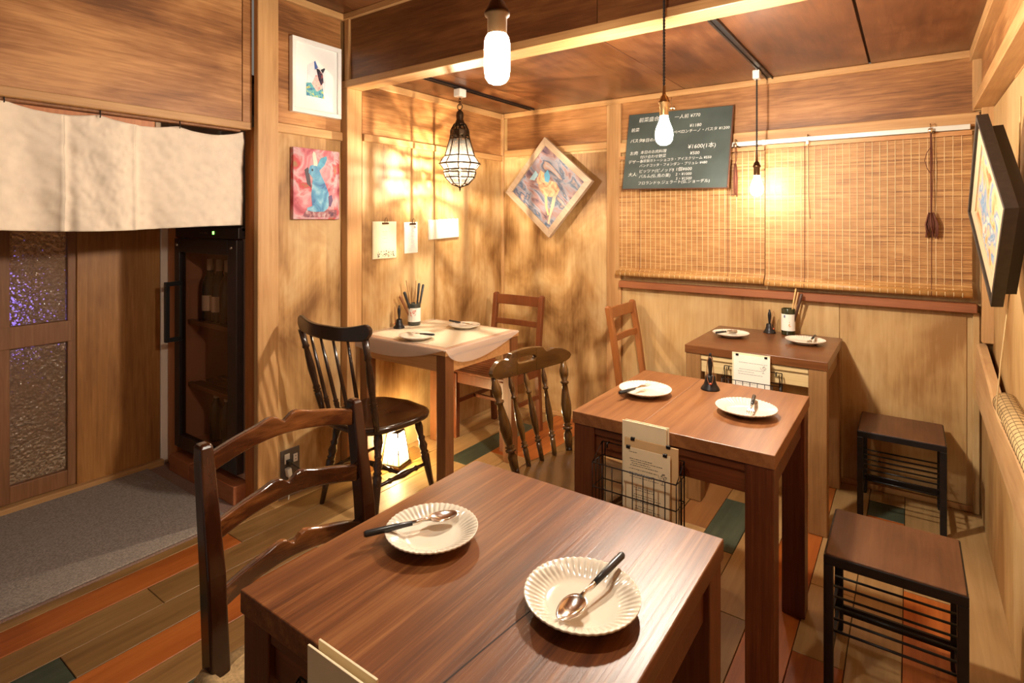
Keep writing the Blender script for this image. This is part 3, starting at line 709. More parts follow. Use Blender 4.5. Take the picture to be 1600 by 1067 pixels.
# B: black turned spindle chair
def black_chair():
    t = thing('spindle_back_chair', 'black brown spindle back chair with saddle seat before the corner table', 'chair', (-2.115, 1.835, 0), .02)
    saddle(.47, .43, .038, .425, BLACKW, t, .84)
    cols = []
    for i in range(49):
        x = -.25 + .50 * i / 48; u = abs(x) / .25
        top = .880 + .040 * u ** 1.7 - .026 * max(0, (u - .86) / .14) ** 2 + .010 * math.exp(-(x / .09) ** 2)
        bot = .826 + .016 * u ** 2 + .030 * max(0, (u - .86) / .14) ** 2
        cols.append((x, bot, top, -.255 - .035 * (1 - u * u)))
    MB().band(cols, .020).build('crest_rail', BLACKW, t, .006, 3)
    for s in (-1, 1):
        MB().turned((s * .185, -.165, .42), (s * .222, -.262, .845), POSTB_PROF, 14).build('back_post', BLACKW, t)
    for i in range(4):
        u = (i + 1) / 5 * 2 - 1
        MB().turned((u * .175, -.182, .415), (u * .215, -.258 - .035 * (1 - u * u), .838), PLAIN_PROF, 10).build('spindle', BLACKW, t)
    legs = {}
    for sx in (-1, 1):
        for sy, yt, yb in ((-1, -.11, -.175), (1, .13, .19)):
            a, b = (sx * .14, yt, .40), (sx * (.185 if sy < 0 else .20), yb, 0)
            MB().turned(b, a, LEG_PROF, 14).build('leg', BLACKW, t); legs[sx, sy] = (Vector(b), Vector(a))
    mids = {}
    for sx in (-1, 1):
        p, q = legs[sx, -1][0].lerp(legs[sx, -1][1], .40), legs[sx, 1][0].lerp(legs[sx, 1][1], .40)
        MB().turned(p, q, STR_PROF, 12).build('stretcher', BLACKW, t); mids[sx] = (p + q) / 2
    MB().turned(mids[-1], mids[1], STR_PROF, 12).build('stretcher', BLACKW, t)
    return t
black_chair()
# C: olive brown chair with handle slot in the crest
def slot_chair():
    t = thing('spindle_back_chair', 'olive brown turned chair with a hand slot in its crest rail', 'chair', (-.985, 1.805, 0), -PI / 2 - .19)
    saddle(.44, .43, .036, .425, OLIVE_X, t, .86)
    W = .445
    def edge(x):
        u = x / (W / 2); au = abs(u)
        if au < .40: top = .842 - .006 * (au / .40) ** 2
        elif au < .50: top = .836 - .020 * math.sin((au - .40) / .10 * PI / 2)
        else: top = .816 + .008 * math.sin((au - .50) / .38 * PI)
        bot = .744 + .014 * (au / .8) ** 2
        if au > .80:
            q = math.sqrt(max(0, 1 - ((au - .80) / .20) ** 2)); mid = .789; top = mid + (top - mid) * q + .0005; bot = mid + (bot - mid) * q - .0005
        return bot, top
    def col(x, zb=None, zt=None):
        b, tp = edge(x); return (x, b if zb is None else zb, tp if zt is None else zt, -.235 - .045 * (1 - (2 * x / W) ** 2))
    m = MB(); S = .055
    rng = lambda a, b, n: [a + (b - a) * i / n for i in range(n + 1)]
    m.band([col(x) for x in rng(-W / 2, -S, 30)], .022)
    m.band([col(x) for x in rng(S, W / 2, 30)], .022)
    slot = lambda x: .014 * math.sqrt(max(0, 1 - (x / S) ** 4))
    m.band([col(x, zb=.800 + slot(x) * .9) for x in rng(-S, S, 14)], .022)
    m.band([col(x, zt=.800 - slot(x) * .9) for x in rng(-S, S, 14)], .022)
    m.build('crest_rail', OLIVE_X, t, .004, 2)
    for s in (-1, 1):
        MB().turned((s * .15, -.175, .42), (s * .197, -.249, .778), POST_PROF, 14).build('back_post', OLIVEW, t)
    for i in range(3):
        u = (i + 1) / 4 * 2 - 1
        MB().turned((u * .145, -.182, .415), (u * .19, -.238 - .045 * (1 - u * u), .760), SPIN_PROF, 10).build('spindle', OLIVEW, t)
    legs = {}
    for sx in (-1, 1):
        for sy, yt, yb in ((-1, -.12, -.17), (1, .12, .17)):
            a, b = (sx * .13, yt, .40), (sx * .18, yb, 0)
            MB().turned(b, a, LEG_PROF, 14).build('leg', OLIVEW, t); legs[sx, sy] = (Vector(b), Vector(a))
    mids = {}
    for sx in (-1, 1):
        p, q = legs[sx, -1][0].lerp(legs[sx, -1][1], .4), legs[sx, 1][0].lerp(legs[sx, 1][1], .4)
        MB().turned(p, q, STR_PROF, 12).build('stretcher', OLIVEW, t); mids[sx] = (p + q) / 2
    MB().turned(mids[-1], mids[1], STR_PROF, 12).build('stretcher', OLIVEW, t)
    return t
slot_chair()
# D, E: plain chairs with two back rails
def rail_chair(label, loc, rz, mat, w=.40, lean=.06, topz=.868):
    t = thing('rail_back_chair', label, 'chair', loc, rz)
    hw = w / 2 - .016
    for s in (-1, 1):
        rings = [(0, -.215), (.40, -.190), (.42, -.190), (.62, -.190 - lean * .4), (topz - .01, -.190 - lean), (topz, -.190 - lean - .001)]
        vs = []; fs = []
        for i, (z, y) in enumerate(rings):
            hx, hy = (.0165, .017) if i < 5 else (.009, .010)
            vs += [(s * hw - hx, y - hy, z), (s * hw + hx, y - hy, z), (s * hw + hx, y + hy, z), (s * hw - hx, y + hy, z)]
        for i in range(len(rings) - 1):
            for k in range(4): fs.append((i * 4 + k, i * 4 + (k + 1) % 4, i * 4 + 4 + (k + 1) % 4, i * 4 + 4 + k))
        fs += [(3, 2, 1, 0), tuple(range(len(vs) - 4, len(vs)))]
        MB().add(vs, fs).build('back_post', mat, t, .005, 3)
        MB().box(s * hw - .017, s * hw + .017, .165, .20, 0, .405).build('front_leg', mat, t, .003, 2)
        MB().box(s * hw - .010, s * hw + .010, -.185, .165, .355, .405).build('seat_rail', mat, t, .002)
        MB().box(s * hw - .008, s * hw + .008, -.19, .165, .21, .235).build('stretcher', mat, t, .002)
    yb = lambda z: -.190 - lean * max(0, (z - .42) / (topz - .42))
    for z0, z1 in ((topz - .078, topz - .012), (topz - .21, topz - .172)):
        MB().band([(x, z0, z1, yb((z0 + z1) / 2) - .010 * (1 - (x / hw) ** 2)) for x in [-hw + 2 * hw * i / 12 for i in range(13)]], .016).build('back_rail', mat, t, .003, 2)
    MB().box(-hw, hw, .168, .188, .345, .405).build('seat_rail', mat, t, .002)
    MB().box(-hw, hw, -.198, -.18, .355, .405).build('seat_rail', mat, t, .002)
    MB().box(-hw, hw, -.005, .015, .212, .233).build('stretcher', mat, t, .002)
    n = 9
    for i in range(n):
        y = -.185 + i * .0425
        MB().box(-w / 2 + .008, w / 2 - .008, y, y + .036, .405, .421).build('seat_slat', mat, t, .003, 2)
    return t
rail_chair('dark red brown slatted chair against the back wall at the corner table', (-2.135, 2.835, 0), PI, REDCH, .40, .05)
rail_chair('orange brown rail back chair at the left of the table under the blinds', (-1.165, 3.135, 0), -PI / 2, ORCH, .375, .07, .86)

# ------------------------------------------------------------------ stools
def stool(loc, label):
    t = thing('stool', label, 'stool', loc, group=None)
    W, D, H = .325, .315, .40
    x0, x1, y0, y1 = -W / 2, W / 2, -D / 2, D / 2
    m = MB(); e = .018
    m.box(x0, x1, y0, y0 + e, H - .03, H - .004).box(x0, x1, y1 - e, y1, H - .03, H - .004).box(x0, x0 + e, y0 + e, y1 - e, H - .03, H - .004).box(x1 - e, x1, y0 + e, y1 - e, H - .03, H - .004)
    m.build('top_frame', IRON, t, .002)
    MB().box(x0 + .004, x1 - .004, y0 + .004, y1 - .004, H - .008, H).build('seat', STOOLW, t, .003, 2)
    for lx in (x0, x1 - .024):
        for ly in (y0, y1 - .024):
            l = MB().box(lx, lx + .024, ly, ly + .024, .012, H - .03).build('leg', IRON, t, .002)
            MB().lathe([(0, 0), (.010, 0), (.010, .012), (.004, .014)], 10, T(lx + .012, ly + .012, 0)).build('foot', IRON, l)
    for i in range(7):
        u = i / 6; y = y0 + .03 + (D - .06) * u
        MB().tube([(x0 + .006, y, .170 + .05 * u), (x1 - .006, y, .170 + .05 * u)], .0038, 8).build('rack_rod', IRON, t)
    for lx in (x0 + .005, x1 - .013): MB().box(lx, lx + .008, y0 + .024, y1 - .024, .160, .166).build('rack_bar', IRON, t)
    MB().box(x0 + .024, x1 - .024, y1 - .016, y1 - .006, .062, .092).build('lower_bar', IRON, t, .001)
    for lx in (x0 + .006, x1 - .016): MB().box(lx, lx + .010, y0 + .024, y1 - .024, .062, .088).build('lower_bar', IRON, t, .001)
    return t
stool((-.040, 1.982, 0), 'black iron stool with wooden seat in front, beside the middle table')
stool((-.035, 3.150, 0), 'black iron stool with wooden seat against the back wall')

# ------------------------------------------------------------------ plates and cutlery
def plate(name_label, x, y, z, r, fluted=True):
    n = 192 if fluted else 48
    rings = [(0, .006), (.45, .006), (.60, .0065), (.66, .009), (.72, .012), (.80, .0155), (.90, .0195), (.985, .0225), (1.0, .0225), (.995, .0195), (.90, .0155), (.74, .0085), (.60, .003), (.54, 0.0), (.50, 0), (.49, .003), (0, .003)]
    vs = []; fs = []
    for i, (k, zz) in enumerate(rings):
        for j in range(n):
            a = 2 * PI * j / n; fl = 0
            if fluted and .72 <= k <= 1.0 and 4 <= i <= 9: fl = (.0020 if k < .97 else .0007) * math.cos(a * 48) * min(1, (k - .68) / .1)
            rr = r * k * (1 + (.0018 * math.cos(a * 48) if (fluted and k > .98) else 0))
            vs.append((rr * math.cos(a), rr * math.sin(a), zz * r / .09 + fl))
    for i in range(len(rings) - 1):
        for j in range(n): fs.append((i * n + j, i * n + (j + 1) % n, (i + 1) * n + (j + 1) % n, (i + 1) * n + j))
    o = MB().add(vs, fs, None, True).build('plate', CERAM, None)
    o.location = (x, y, z); return tag(o, name_label, 'plate')
zt = .7402
PL = [plate('cream fluted plate at the back left of the nearest table', -.752, .79, zt, .089),
      plate('cream fluted plate at the front right of the nearest table', -.424, .787, zt, .092),
      plate('white fluted plate at the left of the middle table', -.763, 1.884, zt, .091),
      plate('white fluted plate at the right of the middle table', -.425, 1.88, zt, .092),
      plate('white plate at the left of the table under the blinds', -.762, 3.04, .7502, .090),
      plate('white plate at the right of the table under the blinds', -.420, 3.075, .7502, .090),
      plate('thin rimmed plate at the front of the corner table', -2.09, 2.085, .7384, .094, False),
      plate('thin rimmed plate at the far side of the corner table', -2.085, 2.46, .7384, .090, False)]
def spoon(a, b, label):
    L = (Vector(b) - Vector(a)).length; M = frame(a, b)
    t = thing('spoon', label, 'spoon', (0, 0, 0)); t.matrix_world = M
    MB().tube([(0, 0, 0), (.004, 0, 0), (L * .30, 0, .0005), (L * .52, 0, 0)], [.0045, .0062, .0058, .0042], 12).build('handle', BLACKP, t)
    m = MB(); p0 = L * .52; pb = L * .70
    m.tube([(p0 - .004, 0, 0), (p0 + .008, 0, .0), ((p0 + pb) / 2, 0, .002), (pb, 0, 0.001)], [.0043, .0038, .0024, .0035], 10)
    def bowl(u, v):
        a_ = u * 2 * PI; k = v; lx = (L - pb) / 2 + .004; wx = .0195
        x = pb + lx - .004 + k * lx * math.cos(a_); y = k * wx * math.sin(a_) * (1 - .18 * math.cos(a_))
        return (x, y, -.0085 * (1 - k * k) + .001)
    m.grid(bowl, 28, 8)
    m.build('bowl', STEEL, t, solid=.0012)
    return t
def fork(a, b, label):
    L = (Vector(b) - Vector(a)).length; M = frame(a, b)
    t = thing('fork', label, 'fork', (0, 0, 0)); t.matrix_world = M
    MB().tube([(0, 0, 0), (.004, 0, 0), (L * .30, 0, 0), (L * .50, 0, 0)], [.0045, .0060, .0056, .0042], 12).build('handle', BLACKP, t)
    m = MB(); p0 = L * .5; p1 = L * .68
    m.tube([(p0 - .004, 0, 0), (p0 + .008, 0, 0), (p1, 0, .001)], [.0042, .0036, .0028], 10)
    m.prism([(p1 - .004, -.004), (p1 + .012, -.0105), (p1 + .022, -.0105), (p1 + .022, .0105), (p1 + .012, .0105), (p1 - .004, .004)], -.0005, .0012, None, 'xy')
    m.build('neck', STEEL, t)
    for i in range(4):
        y = -.009 + i * .006
        MB().tube([(p1 + .020, y, .0005), (L * .88, y, -.001), (L, y, .002)], [.0016, .0014, .0007], 6).build('tine', STEEL, t)
    return t
spoon((-.830, .690, .7665), (-.742, .853, .7640), 'spoon with black handle on the back left plate of the nearest table')
spoon((-.402, .893, .7785), (-.424, .720, .7595), 'spoon with black handle on the front right plate of the nearest table')
fork((-.805, 1.762, .7670), (-.765, 1.925, .7640), 'fork lying on the left plate of the middle table')
fork((-.418, 1.963, .7765), (-.398, 1.803, .7615), 'fork lying on the right plate of the middle table')
spoon((-.815, 2.960, .7770), (-.755, 3.115, .7700), 'spoon lying on the left plate of the table under the blinds')
fork((-.385, 3.140, .7835), (-.395, 2.985, .7715), 'fork lying on the right plate of the table under the blinds')
fork((-2.000, 2.118, .7660), (-2.175, 2.095, .7600), 'fork lying on the front plate of the corner table')
fork((-2.215, 2.475, .7660), (-2.040, 2.475, .7600), 'fork lying on the far plate of the corner table')

# ------------------------------------------------------------------ hand bells and cutlery jars
def bell(x, y, z, label, s=1.0, rz=0.0):
    t = thing('hand_bell', label, 'bell', (x, y, z), rz); t.scale = (s, s, s)
    MB().lathe([(0, .05), (.014, .052), (.0175, .046), (.019, .032), (.023, .018), (.030, .008), (.033, .003), (.033, 0), (.030, 0), (.027, .008), (.019, .02), (.016, .04), (0, .046)], 28).build('bell_body', IRON, t)
    MB().lathe([(.005, .048), (.006, .062), (.0085, .085), (.0095, .100), (.0085, .112), (.005, .120), (.004, .122), (.005, .126), (.0035, .131), (0, .132)], 16).build('handle', IRON, t)
    pts = []
    for i in range(15):
        u = i / 14; a = -PI * .5 + u * 2 * PI
        pts.append((.012 * math.cos(a) + (.006 if True else 0), -.020 - .004 * math.sin(u * PI), .072 + .052 * math.sin(a)))
    lp = MB().tube(pts, .0014, 6).build('cord_loop', LEATH, t)
    MB().lathe([(0, 0), (.004, .002), (.004, .006), (0, .008)], 10, T(.008, -.024, .022)).build('bead', INKR, t)
    return t
bell(-.592, 2.075, .7402, 'black hand bell with cord loop on the middle table')
bell(-.618, 3.265, .7502, 'black hand bell on the table under the blinds', .95, .9)
bell(-2.395, 2.245, .7386, 'black hand bell on the corner table beside the jar', .98, -.9)
def jar(x, y, z, label, r, h, lab_m, glass_m, items, tilt_dir):
    t = thing('cutlery_jar', label, 'jar', (x, y, z))
    MB().lathe([(0, 0), (r * .93, 0), (r, .006), (r, h - .002), (r - .001, h), (r - .004, h), (r - .004, .008), (0, .007)], 28).build('jar_body', glass_m, t)
    l = MB().lathe([(r + .0006, h * .17), (r + .0006, h * .80)], 28).build('paper_label', lab_m, t)
    return t
J1 = jar(-2.395, 2.365, .7386, 'dark glass jar with white label holding cutlery on the corner table', .038, .128, PAPER, BOTTLE, 0, 0)
J2 = jar(-.527, 3.272, .7502, 'dark green bottle jar with pale label holding chopsticks under the blinds', .034, .138, PAPER, plain('green_bottle_glass', (.028, .03, .012), .1, coat=.4), 0, 0)
# printed marks on the labels
m = MB(); rr = .0392
for i in range(16):
    a = -.62 + .9 * random.random() ; zc = .055 + .032 * random.random()
    m.tube([(rr * math.cos(a + .16 * q), rr * math.sin(a + .16 * q), zc + .006 * math.sin(q * 2.4 + i)) for q in (-.5, -.2, .2, .5)], .0011, 5)
m.build('label_print', INKR, J1).rotation_euler = (0, 0, -.75)
m = MB(); rr = .0352
for a in (-1.95,): m.box(-.004, .004, -.0006, .0006, .092, .106, Matrix.Rotation(a + PI / 2, 4, 'Z') @ T(0, -rr, 0))
m.build('label_print', INKB, J2)
m = MB()
for i in range(8):
    a = -1.35 + .25 * random.random(); zc = .042 + .03 * random.random()
    m.tube([(rr * math.cos(a + .1 * q), rr * math.sin(a + .1 * q), zc + .004 * math.sin(q * 3 + i)) for q in (-.5, 0, .5)], .001, 5)
m.build('label_print', plain('orange_print', (.75, .35, .08), .6), J2)
def stick(name, label, cat, a, b, mat, r0, r1, grp):
    a, b = Vector(a), Vector(b)
    o = MB().tube([a - a, (b - a) * .5, (b - a) * .97, b - a], [r0, (r0 + r1) / 2, r1, r1 * .6], 8).build(name, mat, None); o.location = a
    return tag(o, label, cat, grp)
TAN = plain('bamboo_stick', (.50, .29, .12), .5); DKW = plain('dark_stick', (.06, .022, .012), .4)
cx, cy, cz = -2.395, 2.365, .7386
G = 'cutlery standing in the corner jar'
stick('chopsticks', 'tan chopsticks leaning left in the corner jar', 'chopsticks', (cx, cy, cz + .01), (cx - .008, cy - .055, cz + .268), TAN, .003, .0045, G)
stick('chopsticks', 'thin tan stick standing upright in the corner jar', 'chopsticks', (cx + .01, cy, cz + .01), (cx + .005, cy + .012, cz + .262), TAN, .003, .004, G)
stick('knife', 'black handled knife standing upright in the corner jar', 'cutlery', (cx, cy + .01, cz + .01), (cx + .008, cy + .034, cz + .245), BLACKP, .004, .0075, G)
stick('knife', 'black handled knife leaning right in the corner jar', 'cutlery', (cx + .01, cy + .01, cz + .01), (cx + .015, cy + .062, cz + .235), BLACKP, .004, .0075, G)
stick('knife', 'black handled knife leaning far left in the corner jar', 'cutlery', (cx, cy, cz + .02), (cx - .002, cy - .078, cz + .202), BLACKP, .004, .009, G)
stick('spatula', 'brown wooden spreader leaning left in the corner jar', 'cutlery', (cx - .01, cy - .01, cz + .02), (cx - .014, cy - .100, cz + .180), plain('brown_stick', (.24, .09, .03), .5), .004, .009, G)
cx, cy, cz = -.527, 3.272, .7502
G = 'chopsticks in the bottle jar'
stick('chopsticks', 'pale chopstick leaning right in the bottle jar', 'chopsticks', (cx, cy, cz + .01), (cx + .035, cy + .012, cz + .245), plain('pale_stick', (.62, .38, .15), .5), .003, .0045, G)
stick('chopsticks', 'tan chopstick behind the pale one in the bottle jar', 'chopsticks', (cx + .008, cy, cz + .01), (cx + .047, cy + .004, cz + .228), TAN, .003, .0045, G)
stick('chopsticks', 'dark chopsticks leaning furthest right in the bottle jar', 'chopsticks', (cx + .014, cy - .006, cz + .01), (cx + .066, cy - .012, cz + .222), DKW, .004, .008, G)

# ------------------------------------------------------------------ wire baskets with menus on the table fronts
def print_lines(t, name, x0, x1, z0, z1, y, rows_, mat, seed, gap=.25, thick=.0008):
    rnd = random.Random(seed); m = MB()
    for i in range(rows_):
        z = z1 - (z1 - z0) * (i + .5) / rows_
        if rnd.random() < gap: continue
        x = x0 + rnd.uniform(0, .1) * (x1 - x0); end = x0 + (x1 - x0) * rnd.uniform(.55, 1.0)
        while x < end - .002:
            l = rnd.uniform(.002, .007); m.box(x, min(x + l, end), y - .0003, y, z - thick, z + thick); x += l + rnd.uniform(.0008, .003)
    if m.v: return stuff(m.build(name, mat, t))
def clip(t, x, y, z, par=None): return MB().box(x - .006, x + .006, y - .003, y + .004, z - .005, z + .004).build('binder_clip', IRON, par or t, .001)
def heart_glass(t, x, z, y, s, mat=INK):
    m = MB(); rnd = random.Random(3)
    for i in range(26):
        a = rnd.uniform(-1, 1); b = rnd.uniform(-.9, .7)
        if abs(a) > .95 - max(0, -b) * .8: continue
        m.box(x + a * s, x + a * s + s * .28, y - .0003, y, z + b * s, z + b * s + s * .14)
    n = 16
    m.tube([(x + 1.15 * s * math.cos(PI * k / n + PI), y - .0002, z + 1.3 * s * math.sin(PI * k / n + PI) + .2 * s) for k in range(n + 1)], s * .05, 4)
    m.box(x - s * .05, x + s * .05, y - .0003, y, z - 2.2 * s, z - 1.1 * s).box(x - s * .5, x + s * .5, y - .0003, y, z - 2.3 * s, z - 2.18 * s)
    return stuff(m.build('wine_glass_print', mat, t))
def basket(x0, x1, y, z0, z1, label, depth=.06):
    t = thing('wire_basket', label, 'basket', ((x0 + x1) / 2, y, z0)); cx = (x0 + x1) / 2; hw = (x1 - x0) / 2; h = z1 - z0; r = .0016
    m = MB(); y0, y1 = -depth, 0.0
    for z in (0, h * .42, h * .80):
        m.tube([(-hw, y0, z), (hw, y0, z), (hw, y1, z), (-hw, y1, z)], r * 1.2, 6, closed=True)
    n = 8
    for i in range(n + 1):
        x = -hw + 2 * hw * i / n
        m.tube([(x, y0, h * .80), (x, y0, 0), (x, y1, 0)], r, 6)
    for x in (-hw, hw):
        for yy in (y0 * .66, y0 * .33): m.tube([(x, yy, h * .8), (x, yy, 0)], r, 6)
        m.tube([(x, y0, h * .80), (x, y1, h * 1.02), (x, y1, 0)], r * 1.2, 6)
    for k in (.25, .5, .75):
        for x in (-hw * 1.0 + .01, hw - .01): m.tube([(x + .012 * k * 0, y1, h), (x, y1, 0)], r, 6)
    m.tube([(-hw, y1, h * 1.02), (hw, y1, h * 1.02)], r * 1.2, 6)
    m.build('wire_frame', WIRE, t)
    for x in (-hw + .022, hw - .022): MB().tube([(x, .004, h * 1.02), (x, -.012, h * 1.03), (x, -.012, h * .96)], .003, 6).build('hook', WIRE, t)
    return t
def menu(label, x0, x1, y, z0, z1, mat, th=.003, tilt=0.0, clips=None, lines=None, seed=1, glass=None):
    t = thing('menu_card', label, 'menu', ((x0 + x1) / 2, y, z0)); t.rotation_euler = (tilt, 0, 0)
    hw = (x1 - x0) / 2; h = z1 - z0
    MB().box(-hw, hw, -th / 2, th / 2, 0, h).build('sheet', mat, t, .0006)
    for cx_ in clips or []: clip(t, cx_, -th / 2, h)
    for (a, b, c, d_, n) in lines or []: print_lines(t, 'text_lines', -hw + 2 * hw * a, -hw + 2 * hw * b, h * c, h * d_, -th / 2 - .0002, n, INK, seed + n)
    if glass: heart_glass(t, -hw + 2 * hw * glass[0], h * glass[1], -th / 2 - .0002, .0105)
    return t
YF = 1.582
basket(-.775, -.520, YF - .012, .478, .668, 'black wire basket of menus hung on the front of the middle table', .066)
menu('blank cream menu board standing highest in the middle table basket', -.703, -.567, YF - .022, .50, .756, PAPERC, .004)
menu('second cream menu board behind the tall one in the middle table basket', -.696, -.562, YF - .016, .50, .758, PAPERC, .003)
menu('kraft card folder with two clips in the middle table basket', -.690, -.528, YF - .036, .482, .712, KRAFT, .003, .0, (-.055, .052))
menu('printed cream menu sheet with wine glass drawing in the middle table basket', -.688, -.548, YF - .046, .484, .690, PAPERC, .002, 0, (-.056, .055), ((.10, .35, .90, .98, 1), (.10, .95, .74, .86, 4), (.10, .9, .58, .72, 5), (.2, .9, .08, .5, 13)), 5, (.84, .70))
FY = 2.715
basket(-.708, -.462, FY - .004, .455, .672, 'black wire basket hung on the table under the blinds', .05)
menu('cream menu card behind the white one under the blinds', -.671, -.508, FY - .014, .480, .748, PAPERC, .003)
menu('white printed menu sheet with two clips on the table under the blinds', -.660, -.506, FY - .030, .478, .742, PAPER, .002, 0, (-.062, .06), ((.1, .95, .80, .9, 2), (.1, .9, .62, .78, 4), (.1, .9, .2, .58, 9)), 9, (.82, .82))
basket(-.735, -.505, .492, .455, .672, 'black wire basket hung on the front of the nearest table', .06)
menu('cream menu board in the nearest table basket, closer to the tabletop', -.684, -.562, .489, .50, .757, PAPERC, .0035)
menu('cream menu board in the nearest table basket, in front of the other', -.688, -.560, .474, .50, .757, PAPERC, .0035)

# ------------------------------------------------------------------ pendant bulbs
def emit(P, area): return P / (PI * area)
def twist(z0, z1, r=.0028, lobes=2, pitch=.022):
    m = MB(); n = max(8, int((z1 - z0) / .0035))
    for k in range(lobes):
        m.tube([(.0022 * math.cos(2 * PI * (z0 + (z1 - z0) * i / n) / pitch + PI * k), .0022 * math.sin(2 * PI * (z0 + (z1 - z0) * i / n) / pitch + PI * k), z0 + (z1 - z0) * i / n) for i in range(n + 1)], r, 6)
    return m
A60 = [(.0125, .118), (.0135, .105), (.0145, .092), (.020, .075), (.027, .058), (.0300, .042), (.0300, .030), (.027, .016), (.020, .006), (.010, .001), (0, 0)]
def bulb_area(prof):
    a = 0
    for (r0, z0), (r1, z1) in zip(prof, prof[1:]): a += PI * (r0 + r1) * math.hypot(r1 - r0, z1 - z0)
    return a
def pendant(label, x, y, zb, ztop, prof, P, sock_m, cord_m, plug=None, key=True, sock_r=.0175, s=1.0):
    t = thing('pendant_lamp', label, 'lamp', (x, y, ztop))
    hb = max(z for r, z in prof) * s; zz = zb - ztop
    pr = [(r * s, z * s) for r, z in prof]
    mat = glow('bulb_light_%d' % round(P), LAMP, emit(P, bulb_area(pr)))
    MB().lathe(pr, 24, T(0, 0, zz)).build('bulb', mat, t)
    z1 = zz + hb - .012
    so = MB().lathe([(sock_r * .82, z1 - .004), (sock_r * .86, z1), (sock_r * .88, z1 + .036), (sock_r * 1.12, z1 + .040), (sock_r * 1.14, z1 + .046), (sock_r * .95, z1 + .052), (sock_r * .72, z1 + .064), (sock_r * .40, z1 + .070), (.0058, z1 + .074), (.005, z1 + .098), (.0035, z1 + .104)], 20).build('socket', sock_m, t)
    if key:
        MB().tube([(sock_r, 0, z1 + .022), (sock_r + .018, 0, z1 + .022)], .0018, 6).lathe([(0, -.002), (.005, -.002), (.005, .002), (0, .002)], 10, T(sock_r + .019, 0, z1 + .022) @ Matrix.Rotation(PI / 2, 4, 'Y')).build('switch_key', sock_m, so)
    twist(z1 + .100, -.03 if plug else 0).build('cord', cord_m, t)
    if plug: MB().box(-.017, .017, -.024, .024, -.045, 0).build('plug', WHITEP, t, .004, 2)
    else: MB().lathe([(.004, -.022), (.03, -.018), (.04, -.004), (.04, 0)], 20).build('ceiling_rose', sock_m, t)
    return t
T_BULB = [(.0145, .098), (.016, .094), (.0205, .087), (.0232, .078), (.0238, .066), (.0238, .026), (.0215, .012), (.016, .004), (.008, .0005), (0, 0)]
pendant('tubular frosted bulb on a dark socket hanging over the nearest table', -.617, .82, 1.601, ZF, T_BULB, P_FRONT, BRASSD, CORDB, None, False, .0205)
pendant('round bulb on brass socket and black cord over the middle table', -.702, 1.905, 1.617, ZF, A60, P_MID, BRASSB, CORDB)
pendant('round bulb on brown socket hanging from the track before the blinds', -.652, 3.12, 1.482, ZC - .008, A60, P_FAR, BRASSD, CORDB, True, True, .0175, 1.05)
for x, y0, y1, lb in ((-.63, 2.06, 3.335, 'dark ceiling track above the blinds lamp'), (-2.172, 2.16, 3.30, 'dark ceiling track above the metal lantern')):
    t = thing('lighting_track', lb, 'track', (x, (y0 + y1) / 2, ZC)); L = (y1 - y0) / 2
    MB().box(-.017, .017, -L, L, -.004, 0).box(-.017, -.011, -L, L, -.012, -.004).box(.011, .017, -L, L, -.012, -.004).build('rail_body', IRON, t)
    MB().box(-.012, -.010, -L, L, -.011, -.008).box(.010, .012, -L, L, -.011, -.008).build('conductor', STEEL, t)

